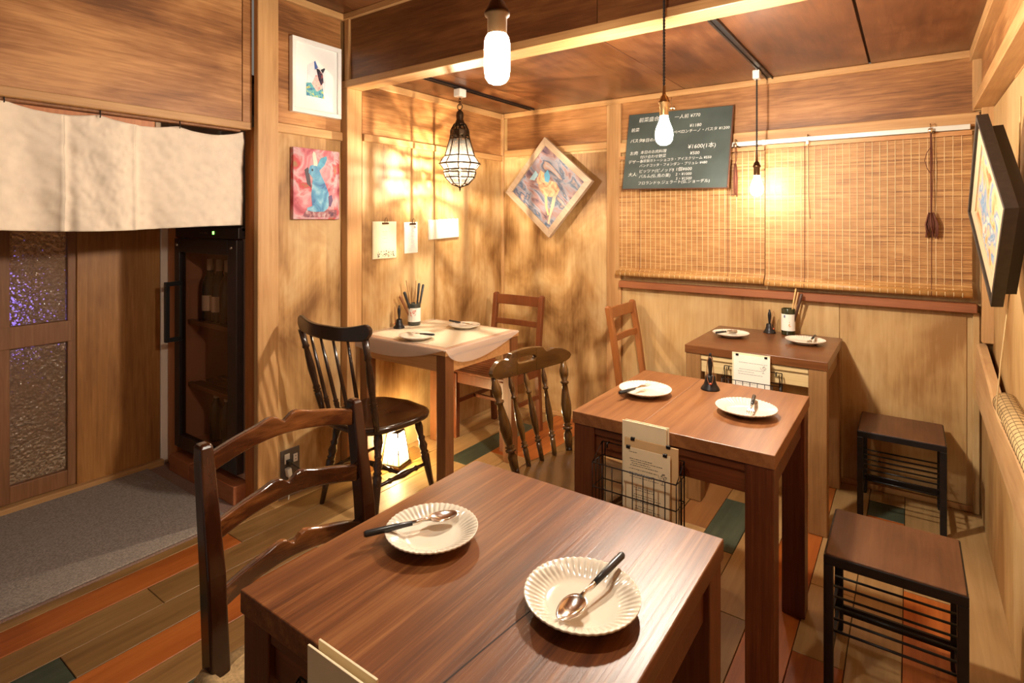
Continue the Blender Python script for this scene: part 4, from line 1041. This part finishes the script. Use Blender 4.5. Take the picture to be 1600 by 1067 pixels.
# ------------------------------------------------------------------ metal lantern
def lantern():
    x, y, zt_ = -2.172, 2.52, ZC - .012
    t = thing('metal_lantern', 'pierced metal lantern with white glass panes over the corner table', 'lantern', (x, y, zt_))
    def Z(z): return z - zt_
    MB().box(-.026, .026, -.03, .03, -.048, 0).build('plug', WHITEP, t, .006, 2)
    for i in range(3):
        z = Z(2.085 - .018 * i); 
        MB().tube([(.007 * math.cos(a) * (1 if i % 2 else 0), .007 * math.cos(a) * (0 if i % 2 else 1), z + .013 * math.sin(a)) for a in [2 * PI * k / 14 for k in range(14)]], .002, 6, closed=True).build('chain_link', LANTM, t)
    MB().tube([(.018 * math.cos(a), 0, Z(2.028) + .018 * math.sin(a)) for a in [2 * PI * k / 20 for k in range(20)]], .003, 8, closed=True).build('ring', LANTM, t)
    MB().lathe([(.006, Z(2.012)), (.012, Z(2.005)), (.020, Z(1.995)), (.023, Z(1.975)), (.020, Z(1.955)), (.026, Z(1.94)), (.034, Z(1.925))], 16).build('crown', LANTM, t)
    N = 10
    def ring(r, z): return [Vector((r * math.cos(2 * PI * (k + .5) / N), r * math.sin(2 * PI * (k + .5) / N), Z(z))) for k in range(N)]
    levels = [(.034, 1.925), (.054, 1.888), (.056, 1.862), (.060, 1.838), (.090, 1.735), (.122, 1.690), (.093, 1.655), (.098, 1.640), (.088, 1.610), (.052, 1.572), (.012, 1.556)]
    R = [ring(r, z) for r, z in levels]
    # metal skeleton: ribs and hoops
    m = MB()
    for i, rg in enumerate(R[:-1]): m.tube(rg, .0046 if i in (4, 5, 6) else .0040, 6, closed=True)
    for k in range(N): m.tube([rg[k] for rg in R], .0038, 6)
    m.build('metal_frame', LANTM, t)
    band = MB()
    for k in range(N):
        a, b, c, d_ = R[1][k], R[1][(k + 1) % N], R[2][(k + 1) % N], R[2][k]; band.add([a, b, c, d_], [(0, 1, 2, 3)])
    band.build('pierced_band', LANTM, t, solid=.0015)
    # rosettes on the belt points
    for k in range(N):
        MB().lathe([(0, .003), (.006, .002), (.009, 0)], 8, T(*R[5][k]) @ R[5][k].to_3d().normalized().to_track_quat('Z', 'Y').to_matrix().to_4x4()).build('rosette', LANTM, t)
    fin = MB().lathe([(.013, Z(1.558)), (.009, Z(1.550)), (.004, Z(1.545)), (.006, Z(1.540)), (.002, Z(1.530)), (.0, Z(1.524))], 12).build('finial', LANTM, t)
    def panes(i0, name, mat, k0=.0):
        for k in range(N):
            a, b, c, d_ = R[i0][k], R[i0][(k + 1) % N], R[i0 + 1][(k + 1) % N], R[i0 + 1][k]
            MB().add([a, b, c, d_], [(0, 1, 2, 3)]).build('glass_pane', mat, t)
    panes(0, '', MILK); panes(3, '', MILK); panes(4, '', MILK); panes(5, '', MILK); panes(7, '', CLEARG); panes(8, '', CLEARG); panes(6, '', CLEARG)
    # pierced arches between shoulder and panes
    for k in range(N):
        a, b, c, d_ = R[2][k], R[2][(k + 1) % N], R[3][(k + 1) % N], R[3][k]
        mid = (a + b + c + d_) / 4; f = MB(); out = [a, b, c, d_]; inn = [mid + (p - mid) * .55 for p in out]
        f.add(out + inn, [(0, 1, 5, 4), (1, 2, 6, 5), (2, 3, 7, 6), (3, 0, 4, 7)]).build('pierced_plate', LANTM, t)
    # bulb inside
    pr = [(r * .13, z * .17) for r, z in A60]
    b = MB().lathe([(r, -z) for r, z in [(p[0], max(q[1] for q in pr) - p[1]) for p in pr]], 20, T(0, 0, Z(1.665))).build('bulb', glow('lantern_light', (1, .86, .66), emit(P_LANTERN, bulb_area(pr))), t)
    MB().tube([(0, 0, Z(1.684)), (0, 0, Z(1.74))], .012, 12).tube([(0, 0, Z(1.74)), (0, 0, Z(1.95))], .004, 8).build('lamp_holder', LANTM, t)
lantern()

# ------------------------------------------------------------------ small floor lantern under the black chair
def floor_lantern():
    t = thing('floor_lantern', 'small lit glass lantern on the floor under the black chair', 'lantern', (-2.325, 2.155, 0), .25)
    MB().box(-.062, .062, -.062, .062, .0, .016).build('base', BRASSD, t, .003, 2)
    b0, b1, zb, z1 = .055, .034, .018, .19
    c0 = [(-b0, -b0, zb), (b0, -b0, zb), (b0, b0, zb), (-b0, b0, zb)]; c1 = [(-b1, -b1, z1), (b1, -b1, z1), (b1, b1, z1), (-b1, b1, z1)]
    m = MB()
    for k in range(4):
        m.tube([c0[k], c1[k]], .003, 6).tube([c0[k], c0[(k + 1) % 4]], .003, 6).tube([c1[k], c1[(k + 1) % 4]], .003, 6)
        a, b = Vector(c0[k]), Vector(c0[(k + 1) % 4]); c, d_ = Vector(c1[(k + 1) % 4]), Vector(c1[k])
        m.tube([a.lerp(d_, .38), b.lerp(c, .38)], .0014, 5)
        for q in (.33, .66): m.tube([a.lerp(b, q), d_.lerp(c, q).lerp(a.lerp(b, q), .62)], .0014, 5)
    m.build('metal_frame', LANTM, t)
    for k in range(4):
        a, b, c, d_ = Vector(c0[k]), Vector(c0[(k + 1) % 4]), Vector(c1[(k + 1) % 4]), Vector(c1[k])
        MB().add([a, b, b.lerp(c, .38), a.lerp(d_, .38)], [(0, 1, 2, 3)]).build('glass_pane', YELG, t)
        MB().add([a.lerp(d_, .38), b.lerp(c, .38), c, d_], [(0, 1, 2, 3)]).build('glass_pane', FROST, t)
    MB().lathe([(.05, z1), (.035, z1 + .02), (.010, z1 + .034), (.006, z1 + .05), (0, z1 + .052)], 4, a0=PI / 4, smooth=False).build('lid', LANTM, t)
    pr = [(r * .6, z * .6) for r, z in A60]
    MB().lathe(pr, 18, T(0, 0, .075)).build('bulb', glow('floor_lantern_light', (1, .80, .50), emit(P_FLOOR, bulb_area(pr))), t)
floor_lantern()

# ------------------------------------------------------------------ blinds on the back wall
def blind(x0, x1, z0, z1, y, label, cords, roll_y):
    cx = (x0 + x1) / 2; hw = (x1 - x0) / 2
    t = thing('bamboo_blind', label, 'blind', (cx, y, z0))
    h = z1 - z0; hb = .045
    MB().box(-hw, hw, -.006, .006, h - .022, h).build('head_slat', HONEY, t, .001)
    m = MB(); p = .0084; n = int((h - hb - .022) / p)
    rnd = random.Random(int(x0 * 100))
    for i in range(n):
        z = hb + i * p + .0004; d_ = rnd.uniform(-.0008, .0008)
        m.box(-hw, hw, -.0016 + d_, .0012 + d_, z, z + p - .0011 - rnd.random() * .0008)
    # the bottom curls forward over the roll
    for i in range(5): 
        a = i / 5 * 1.2; m.box(-hw, hw, -.002, .002, -.004, .004, T(0, -.016 * i / 4 * 1.0, hb - .001 - .0045 * i) @ Matrix.Rotation(.9, 4, 'X'))
    stuff(m.build('slats', BAMB, t))
    th = MB(); k = int(2 * hw / .0317)
    for i in range(k):
        x = -hw + .018 + i * .0317
        pts = [(x, -.0026, h - .022)] + [(x + .0006 * (j % 2), -.0028 - .0004 * (j % 2), h - .022 - (h - hb - .022) * j / 24) for j in range(1, 25)]
        th.tube(pts + [(x, -.010, hb - .008), (x, -.023, hb - .020)], .0011, 4)
        th.tube([(x + .002, -.014 - .0205 * math.cos(a), .010 + .0205 * math.sin(a)) for a in (-.9, -.4, 0, .4)], .0012, 4)
    stuff(th.build('weave_threads', THREAD, t))
    MB().tube([(-hw - (.012 if x0 < -1 else 0), -.014, .010), (hw, -.014, .010)], .0185, 16).build('bottom_roll', ROLLB, t)
    for c in cords:
        MB().tube([(c - cx, -.0055, h), (c - cx, -.0055, hb), (c - cx, -.0345, .012), (c - cx, -.030, -.004)], .0014, 5).build('lift_cord', CORD, t)
    return t
BY = YB - .045
blind(-1.515, -.652, 1.012, 1.765, BY, 'left bamboo slat blind behind the chalk menu board', (-1.375, -.845, ), 0)
blind(-.648, .232, 1.005, 1.770, BY, 'right bamboo slat blind behind the hanging bulb', (-.455, .082), 0)
rl = thing('curtain_rail', 'pale metal curtain rail above the window blinds', 'rail', (-.3, YB - .05, 1.785))
MB().box(-1.08, .525, -.010, .010, -.012, .012).build('rail_body', plain('pale_metal', (.66, .64, .58), .4, metal=.3), rl, .002)
MB().box(-.365, -.335, -.013, .012, -.014, .013).build('joint_cover', WHITEP, rl, .002)
def cord_lock(x, z, label, tassel_z, tassel_len, r, loop=False):
    t = thing('blind_cord', label, 'cord', (x, YB - .075, z))
    MB().tube([(0, .035, .018), (0, .005, .022), (0, 0, .012), (0, .004, .004)], .0022, 6).build('hook', BRASSB, t)
    MB().lathe([(0, -.016), (.010, -.014), (.011, 0), (.008, .006), (0, .007)], 10, T(0, 0, -.006)).build('cord_lock', STEEL, t)
    MB().lathe([(0, -.006), (.007, -.005), (.007, .005), (0, .006)], 10, T(.012, 0, -.020)).build('cord_lock', BRASSD, t)
    m = MB().tube([(0, 0, -.02), (.002, 0, tassel_z - z + .02)], .002, 6).tube([(.004, 0, -.02), (.010, 0, (tassel_z - z) * .5), (.004, 0, tassel_z - z + .02)], .0016, 6)
    if loop: m.tube([(0, -.003, -.09), (-.014, -.003, -.115), (-.022, -.003, -.15), (-.012, -.003, -.19), (.002, -.003, -.215)], .0016, 6)
    m.build('cord', CORD, t)
    rnd = random.Random(5); ta = MB()
    for i in range(26):
        a = rnd.uniform(0, 2 * PI); rr_ = r * math.sqrt(rnd.random())
        ta.tube([(rr_ * .4 * math.cos(a), rr_ * .4 * math.sin(a), tassel_z - z + .02), (rr_ * 1.1 * math.cos(a), rr_ * .55 * math.sin(a), tassel_z - z - tassel_len * .35), (rr_ * math.cos(a + .3), rr_ * .55 * math.sin(a + .3), tassel_z - z - tassel_len * rnd.uniform(.7, 1))], .0022, 5)
    stuff(ta.build('tassel', CORD, t))
cord_lock(.078, 1.788, 'long brown cord with dark knotted tassel at the right blind', 1.372, .105, .030, True)
cord_lock(-.800, 1.788, 'brown cord with long straight tassel right of the chalk board', 1.655, .17, .012)
t = thing('blind_cord', 'thin brown cord hooked in the middle of the right blind', 'cord', (-.438, YB - .072, 1.785))
MB().tube([(0, .032, .020), (0, .004, .022), (0, 0, .01)], .0022, 6).build('hook', BRASSB, t)
MB().lathe([(0, -.022), (.007, -.02), (.007, 0), (0, .001)], 10, T(0, 0, -.008)).build('cord_lock', WHITEP, t)
MB().tube([(.004, 0, -.03), (.006, 0, -.3), (.012, 0, -.42)], .0016, 6).build('cord', CORD, t)

# ------------------------------------------------------------------ chalk board
cb = thing('chalkboard', 'black chalk menu board leaning out from the top of the blinds', 'chalkboard', (-1.135, 3.262, 1.78))
cb.rotation_euler = (-math.atan2(.085, .465), math.radians(1.2), 0)
W2, H2 = .3125, .238
MB().box(-W2, W2, 0, .010, -H2, H2).build('slate', BOARD, cb, .001)
fm = plain('dark_board_edge', (.10, .035, .018), .6)
MB().box(W2, W2 + .006, -.002, .012, -H2, H2 + .002).build('edge_strip', fm, cb, .001)
MB().box(-W2, W2, -.002, .012, -H2 - .004, -H2).build('edge_strip', fm, cb, .001)
def chalk(body, x, z, size, rot=0.0):
    size *= .90
    M = T(x, -.0008, z) @ Matrix.Rotation(rot, 4, 'Y') @ Matrix.Rotation(PI / 2, 4, 'X')
    text_mesh('chalk_text', body, size, CHALK, M, cb, .12, .0003)
R_ = -.02
chalk('前菜盛合せ', -.245, .185, .036, R_); chalk('一人前 ¥770', -.02, .187, .032, R_)
chalk('前菜', -.290, .125, .030, R_); chalk('¥1180', .075, .128, .030, R_)
chalk('ペペロンチーノ・パスタ ¥1200', -.02, .095, .026, R_)
chalk('パスタ', -.290, .055, .030, R_); chalk('本日のパスタ', -.215, .055, .028, R_)
chalk('お肉', -.285, -.025, .030, R_); chalk('本日のお肉料理', -.215, -.020, .026, R_); chalk('¥1600(1本)', .075, -.003, .038, R_)
chalk('付け合わせ野菜', -.215, -.050, .026, R_); chalk('¥500', .09, -.040, .030, R_)
chalk('デザート', -.290, -.080, .028, R_); chalk('自家製ガトーショコラ・アイスクリーム ¥550', -.215, -.075, .0235, R_)
chalk('パンナコッタ・フォンダン・ブリュレ ¥480', -.215, -.104, .0235, R_)
chalk('大人:', -.282, -.160, .030, R_); chalk('ピッツァ(ピノッド)', -.215, -.140, .028, R_); chalk('× 1個¥600', -.01, -.135, .030, R_)
chalk('パルム(仏.鳥の巣)', -.212, -.172, .028, R_); chalk('2・¥1000', .015, -.163, .026, R_); chalk('3・¥1500', .018, -.190, .026, R_)
chalk('フロランドゥ.ジェラート(仏.ショーデル)', -.215, -.214, .0265, R_)

# ------------------------------------------------------------------ pictures
def square_picture(name, label, M, side, fw, depth, fmat, canvas_mat, mat_w=0.0, mat_mat=None, back=None, fig=None):
    """framed square; local x,z in its plane, -y towards the viewer"""
    t = thing(name, label, 'painting'); t.matrix_world = M
    h = side / 2
    for k in range(4):
        Rk = Matrix.Rotation(PI / 2 * k, 4, 'Y')
        MB().prism([(-h, -h), (h, -h), (h - fw, -h + fw), (-h + fw, -h + fw)], -depth, 0, Rk).build('frame_rail', fmat, t, .0015)
    i = h - fw
    MB().box(-i, i, -depth + .012, -.002, -i, i).build('canvas', canvas_mat, t)
    if mat_w:
        for k in range(4):
            Rk = Matrix.Rotation(PI / 2 * k, 4, 'Y')
            MB().prism([(-i, -i), (i, -i), (i - mat_w, -i + mat_w), (-i + mat_w, -i + mat_w)], -depth + .008, -depth + .012, Rk).build('mount_strip', mat_mat, t)
    if back: MB().box(-h + .03, h - .03, 0, back, -h + .03, h - .03).build('back_box', plain('dark_back', (.02, .012, .008), .6), t)
    return t
SILV = wood('pale_wood_frame', (.34, .24, .16), (.45, .33, .23), (.54, .42, .30), 'z', 60, .06, 6, .5, rough=.4, bump=.1)
ART1 = art_mat('swirled_oil_paint', ((.015, .016, .05), (.11, .07, .11), (.33, .20, .20), (.29, .30, .38), (.05, .10, .19), (.44, .29, .24), (.44, .42, .46)), 8, .9, (1.6, 1, .7))
M = T(-2.045, 3.318, 1.587) @ Matrix.Rotation(math.radians(-3), 4, 'X') @ Matrix.Rotation(math.radians(-45 - 4.5), 4, 'Y')
dp = square_picture('diamond_painting', 'pale framed painting of a running animal hung as a diamond left of the blinds', M, .497, .043, .034, SILV, ART1)
# painted animal strokes on the canvas (thin layers of paint)
def paint(parent, name, poly, mat, y, M=None): return MB().prism(poly, y - .0012, y, M).build(name, mat, parent)
RB = Matrix.Rotation(math.radians(45 + 4.5), 4, 'Y')
yy = -.034 + .0118
body = art_mat('painted_hide', ((.18, .09, .10), (.62, .34, .20), (.80, .62, .36), (.70, .66, .62)), 14, 1.5)
paint(dp, 'painted_body', [(-.09, .05), (-.06, .12), (-.03, .10), (.00, .05), (.07, .03), (.10, -.02), (.08, -.06), (.03, -.07), (-.02, -.06), (-.06, -.02)], body, yy, RB)
paint(dp, 'painted_leg', [(.05, -.05), (.075, -.05), (.06, -.13), (.035, -.20), (.022, -.255), (.01, -.25), (.022, -.19), (.035, -.12)], plain('painted_leg_colour', (.78, .50, .34), .5), yy, RB)
paint(dp, 'painted_leg', [(-.02, -.05), (.0, -.06), (.005, -.14), (.02, -.19), (.01, -.2), (-.012, -.14)], plain('painted_leg_green', (.60, .56, .26), .5), yy, RB)
paint(dp, 'painted_sky_patch', [(-.03, .09), (.0, .12), (.02, .07), (.01, .03), (-.02, .04)], plain('painted_blue', (.12, .45, .75), .5), yy - .0003, RB)
paint(dp, 'painted_sky_patch', [(-.15, .06), (-.10, .12), (-.08, .09), (-.11, .05)], plain('painted_pale_blue', (.36, .62, .76), .5), yy, RB)
# right wall diamond
DARKF = plain('dark_frame_side', (.022, .015, .011), .5, var=.3, vscale=50)
ART2 = art_mat('orange_blue_paint', ((.05, .02, .02), (.42, .14, .04), (.66, .40, .20), (.06, .20, .36), (.66, .54, .40), (.28, .07, .05)), 9, 1.2, (1, 1, 1))
Mr = T(.228, 2.40, 1.388) @ Matrix.Rotation(math.radians(3.6), 4, 'Z') @ Matrix.Rotation(math.radians(-3.4), 4, 'Y') @ Matrix.Rotation(-PI / 2, 4, 'Z') @ Matrix.Rotation(math.radians(45), 4, 'Y')
rp = square_picture('diamond_painting', 'deep dark framed painting hung as a diamond on the right wall', Mr, .448, .014, .032, DARKF, ART2, .055, plain('cream_mount', (.50, .36, .22), .6), .035)
# animal picture in white frame
def wall_frame(loc):
    t = thing('framed_print', 'white framed print of a colourful long eared animal above the rabbit canvas', 'picture', loc)
    hy, hz = .146, .188
    fm_ = plain('white_frame', (.80, .79, .76), .4)
    for a in ((-hy, hy, -hz, -hz + .022), (-hy, hy, hz - .022, hz), (-hy, -hy + .022, -hz + .022, hz - .022), (hy - .022, hy, -hz + .022, hz - .022)):
        MB().box(0, .030, a[0], a[1], a[2], a[3]).build('frame_rail', fm_, t, .002)
    MB().box(.0, .018, -hy + .02, hy - .02, -hz + .02, hz - .02).build('mount', plain('white_mount', (.80, .80, .78), .7), t)
    w_ = .0184
    def pp(name, poly, mat, d=0): return MB().prism(poly, w_ - .0006, w_ + .0004 + d, None, 'yz').build(name, mat, t)
    wash = art_mat('grey_wash', ((.50, .48, .54), (.72, .70, .74), (.80, .78, .78)), 14, 1)
    pp('painted_wash', [(-.055, .06), (-.02, .085), (.02, .06), (.055, .05), (.05, -.06), (-.055, -.05)], wash)
    pp('painted_body', [(-.062, -.03), (-.035, -.025), (.0, -.045), (.035, -.04), (.045, -.095), (-.062, -.095)], art_mat('painted_coat', ((.02, .02, .04), (.05, .20, .38), (.10, .38, .42), (.65, .60, .10), (.03, .03, .05)), 30, 2), .0003)
    pp('painted_neck', [(-.03, -.03), (-.005, .02), (.03, .01), (.035, -.04), (.0, -.065)], art_mat('painted_pink', ((.75, .10, .14), (.82, .55, .50), (.75, .20, .30)), 30, 1.5), .0006)
    pp('painted_head', [(-.004, .055), (.015, .052), (.036, .03), (.040, -.01), (.025, -.03), (.01, .0)], art_mat('painted_dark', ((.01, .01, .015), (.03, .025, .05), (.35, .10, .10)), 30, 1.5), .0008)
    pp('painted_ear', [(-.012, .045), (-.016, .085), (-.010, .092), (.006, .06)], plain('ear_blue', (.06, .12, .36), .5), .0009)
    pp('painted_ear', [(.022, .052), (.046, .066), (.050, .060), (.036, .035)], plain('ear_dark', (.02, .02, .03), .5), .0009)
    return t
wall_frame((XF + .0065, 1.768, 2.085))
def rabbit_canvas(loc):
    t = thing('rabbit_canvas', 'pink canvas painting of a blue rabbit on the left wall', 'painting', loc)
    hy, hz = .138, .180
    MB().box(0, .026, -hy, hy, -hz, hz).build('canvas', art_mat('pink_ground', ((.05, .02, .07), (.36, .05, .08), (.52, .15, .19), (.50, .34, .36), (.48, .03, .05), (.17, .20, .06)), 8, .8), t, .002)
    w_ = .0265
    def pp(name, poly, mat, d=0): return MB().prism(poly, w_ - .0006, w_ + .0004 + d, None, 'yz').build(name, mat, t)
    blue = art_mat('rabbit_blue', ((.03, .04, .14), (.03, .13, .32), (.08, .29, .48), (.26, .48, .58), (.14, .09, .25)), 11, .8)
    pp('painted_ground', [(-.09, -.17), (.12, -.17), (.12, -.13), (-.06, -.125)], art_mat('dark_speckle', ((.04, .02, .05), (.30, .10, .12), (.50, .40, .40)), 40, 1))
    pp('painted_shadow', [(-.075, .07), (-.055, .085), (-.045, .04), (-.035, -.02), (-.06, 0)], plain('dark_paint', (.05, .04, .06), .5))
    n = 40
    hind = [(.018 + .055 * math.cos(a), -.062 + .082 * math.sin(a)) for a in [2 * PI * k / n for k in range(n)]]
    outline = [(-.050, .075), (-.042, .092), (-.022, .100), (-.002, .096), (.008, .080), (.022, .050), (.045, .010), (.068, -.04), (.074, -.085), (.066, -.120), (.040, -.140), (-.02, -.142), (-.058, -.136), (-.060, -.122), (-.030, -.112), (-.036, -.06), (-.032, -.005), (-.026, .030), (-.040, .045), (-.052, .058)]
    pp('painted_rabbit', outline, blue, .0002)
    pp('painted_ear', [(-.022, .095), (-.030, .150), (-.024, .168), (-.012, .160), (.000, .115), (.000, .094)], art_mat('ear_cream', ((.75, .55, .30), (.72, .62, .52), (.30, .40, .55)), 20, 1), .0004)
    pp('painted_ear', [(-.004, .090), (.020, .135), (.055, .150), (.058, .135), (.042, .100), (.010, .070)], art_mat('ear_teal', ((.04, .16, .36), (.08, .34, .50), (.12, .42, .60)), 20, 1), .0004)
    pp('painted_eye', [(-.030 + .005 * math.cos(2 * PI * k / 12), .072 + .007 * math.sin(2 * PI * k / 12)) for k in range(12)], plain('eye_dark', (.02, .02, .04), .4), .0006)
    pp('painted_tail', [(.066, -.06), (.088, -.05), (.094, -.08), (.080, -.115), (.070, -.11)], plain('tail_dark', (.10, .05, .14), .5), .0003)
    return t
rabbit_canvas((XF + .0065, 1.766, 1.541))

# ------------------------------------------------------------------ paper pads on the left wall
def wall_paper(label, y0, y1, z0, z1, mat, rot, th=.006, kind='memo_pad', marks=None):
    t = thing(kind, label, 'paper pad', (XL + .008, (y0 + y1) / 2, z1)); t.rotation_euler = (rot, 0, 0)
    hw = (y1 - y0) / 2; h = z1 - z0
    MB().box(0, th * .5, -hw - .004, hw - .004, -h - .002, 0).build('back_sheet', mat, t, .0006)
    MB().box(th * .5 + .0012, th, -hw, hw, -h, 0).build('front_sheet', mat, t, .0006)
    return t
p1 = wall_paper('cream shop card pad hung from a clip, leftmost on the left wall', 2.118, 2.290, 1.138, 1.350, PAPERC, 0)
p2 = wall_paper('narrow white printed slip hung between two pads on the left wall', 2.360, 2.466, 1.160, 1.346, PAPER, math.radians(1), .003)
p3 = wall_paper('blank white pad of sheets, rightmost on the left wall', 2.562, 2.838, 1.242, 1.365, plain('pad_paper', (.74, .66, .54), .8), math.radians(2.5), .012)
def front_marks(t, x, items, mat):
    m = MB()
    for (y, z, w_, h_) in items: m.box(x, x + .0004, y, y + w_, z, z + h_)
    return stuff(m.build('printed_marks', mat, t))
rnd = random.Random(2)
front_marks(p1, .0061, [(-.02, -.060, .036, .0022), (-.018, -.070, .03, .0015), (-.02, -.078, .036, .0015), (-.016, -.098, .03, .0015), (-.018, -.120, .03, .0012)], plain('faint_ink', (.40, .30, .18), .8))
front_marks(p1, .0061, [(rnd.uniform(-.06, .07), rnd.uniform(-.208, -.172), rnd.uniform(.002, .006), rnd.uniform(.002, .007)) for i in range(70)], INK)
front_marks(p2, .0031, [(rnd.uniform(-.045, .01), -.02 - .0095 * i, rnd.uniform(.02, .035), .0016) for i in range(17)], plain('pale_blue_ink', (.42, .44, .56), .8))
heart = front_marks(p2, .0031, [(.022 + rnd.uniform(0, .012), -.045 + rnd.uniform(0, .016), .004, .004) for i in range(10)], INK)
for t, y in ((p1, 0.0), (p2, .01)):
    MB().box(.0, .012, y - .024, y + .024, -.016, -.006).build('clip_bar', BRASSD, t, .001)
    MB().tube([(.012, y - .008, -.008), (.016, y - .010, .012), (.014, y, .022), (.016, y + .010, .012), (.012, y + .008, -.008)], .0018, 6).build('clip_wire', BRASSD, t)
for k in range(6): MB().tube([(.010, -.11 + k * .044, -.012), (.016, -.11 + k * .044, .002), (.004, -.11 + k * .044, .008)], .0012, 5).build('binding_ring', BRASSB, p3)

# ------------------------------------------------------------------ wall socket and cables
so = thing('wall_socket', 'dark grey double wall socket plate low on the left wall', 'socket', (XF + .0065, 1.625, .145))
MB().box(0, .007, -.052, .052, -.078, .078).build('plate', plain('grey_plate', (.12, .10, .09), .4, metal=.3), so, .003, 2)
MB().box(.007, .012, -.034, -.006, .010, .058).build('socket_insert', WHITEP, so, .002)
MB().box(.007, .012, .014, .038, .006, .046).build('socket_insert', WHITEP, so, .002)
for dz in (.018, .034): MB().box(.012, .0125, .022, .030, dz, dz + .003).build('slot', INK, so)
pg = thing('black_plug', 'black plug and cable in the upper left of the wall socket', 'plug', (XF + .0185, 1.607, .165))
MB().box(0, .03, -.011, .013, -.012, .012).build('plug_body', BLACKP, pg, .004, 2)
MB().tube([(.03, 0, 0), (.045, .02, -.02), (.05, .08, -.075), (.05, .17, -.13), (.05, .30, -.158), (.06, .42, -.160), (.10, .50, -.160)], .003, 8).build('cable', CORDB, pg)
pw = thing('white_plug', 'white plug and cable hanging below the black plug', 'plug', (XF + .014, 1.602, .125))
MB().box(0, .028, -.010, .014, -.03, .012, Matrix.Rotation(.15, 4, 'X')).build('plug_body', WHITEP, pw, .005, 2)
MB().tube([(.018, .004, -.028), (.018, .006, -.06), (.018, .004, -.10), (.022, 0, -.118), (.05, -.02, -.121)], .0035, 8).build('cable', WHITEP, pw)

# ------------------------------------------------------------------ blind and cord on the right wall
rb = thing('bamboo_blind', 'reddish bamboo blind on the right wall with a pale rolled bottom', 'blind', (XR + .048, 1.6, .692))
m = MB(); p = .0092
for i in range(int(1.16 / p)): m.box(-.0016, .0012, -1.0, 1.048, .03 + i * p, .03 + i * p + p - .0016)
stuff(m.build('slats', BAMB_R, rb))
m = MB()
for k in range(34): m.tube([(-.003, 1.03 - k * .06, 1.19), (-.003, 1.03 - k * .06, .03)], .0011, 4)
stuff(m.build('weave_threads', THREAD, rb))
MB().box(-.01, .006, -1.0, 1.05, 1.165, 1.195).build('head_slat', PINE, rb, .001)
roll = MB(); seg = 22
cxr, czr, rr = -.034, .010, .037
roll.lathe([(0, 0)] + [(rr, 0), (rr, 2.05), (0, 2.05)], seg, T(cxr, 1.048, czr) @ Matrix.Rotation(PI / 2, 4, 'X'))
ro = roll.build('bottom_roll', ROLLM, rb)
m = MB()
for k in range(60):
    y = 1.035 - k * .034; m.tube([(cxr + (rr + .0006) * math.cos(a), y, czr + (rr + .0006) * math.sin(a)) for a in [2 * PI * q / 16 for q in range(16)]], .0009, 4, closed=True)
for q in range(4):
    a = PI * .35 + q * .5; m.tube([(cxr + rr * math.cos(a), 1.046, czr + rr * math.sin(a)), (cxr + rr * math.cos(a), -1.0, czr + rr * math.sin(a))], .0008, 4)
stuff(m.build('roll_threads', plain('dark_thread', (.16, .09, .04), .8), rb))
rc = thing('blind_cord', 'pale cord hanging in a long loop before the right wall blind', 'cord', (.238, 2.42, 1.0))
MB().tube([(.05, -.02, .75), (.045, -.02, .40), (.024, 0, .10), (.006, .02, -.12), (-.004, .03, -.26), (-.004, .026, -.285), (.0, 0, -.296), (.006, -.03, -.30)], .0022, 6).build('cord', plain('pale_cord', (.52, .36, .17), .8), rc)
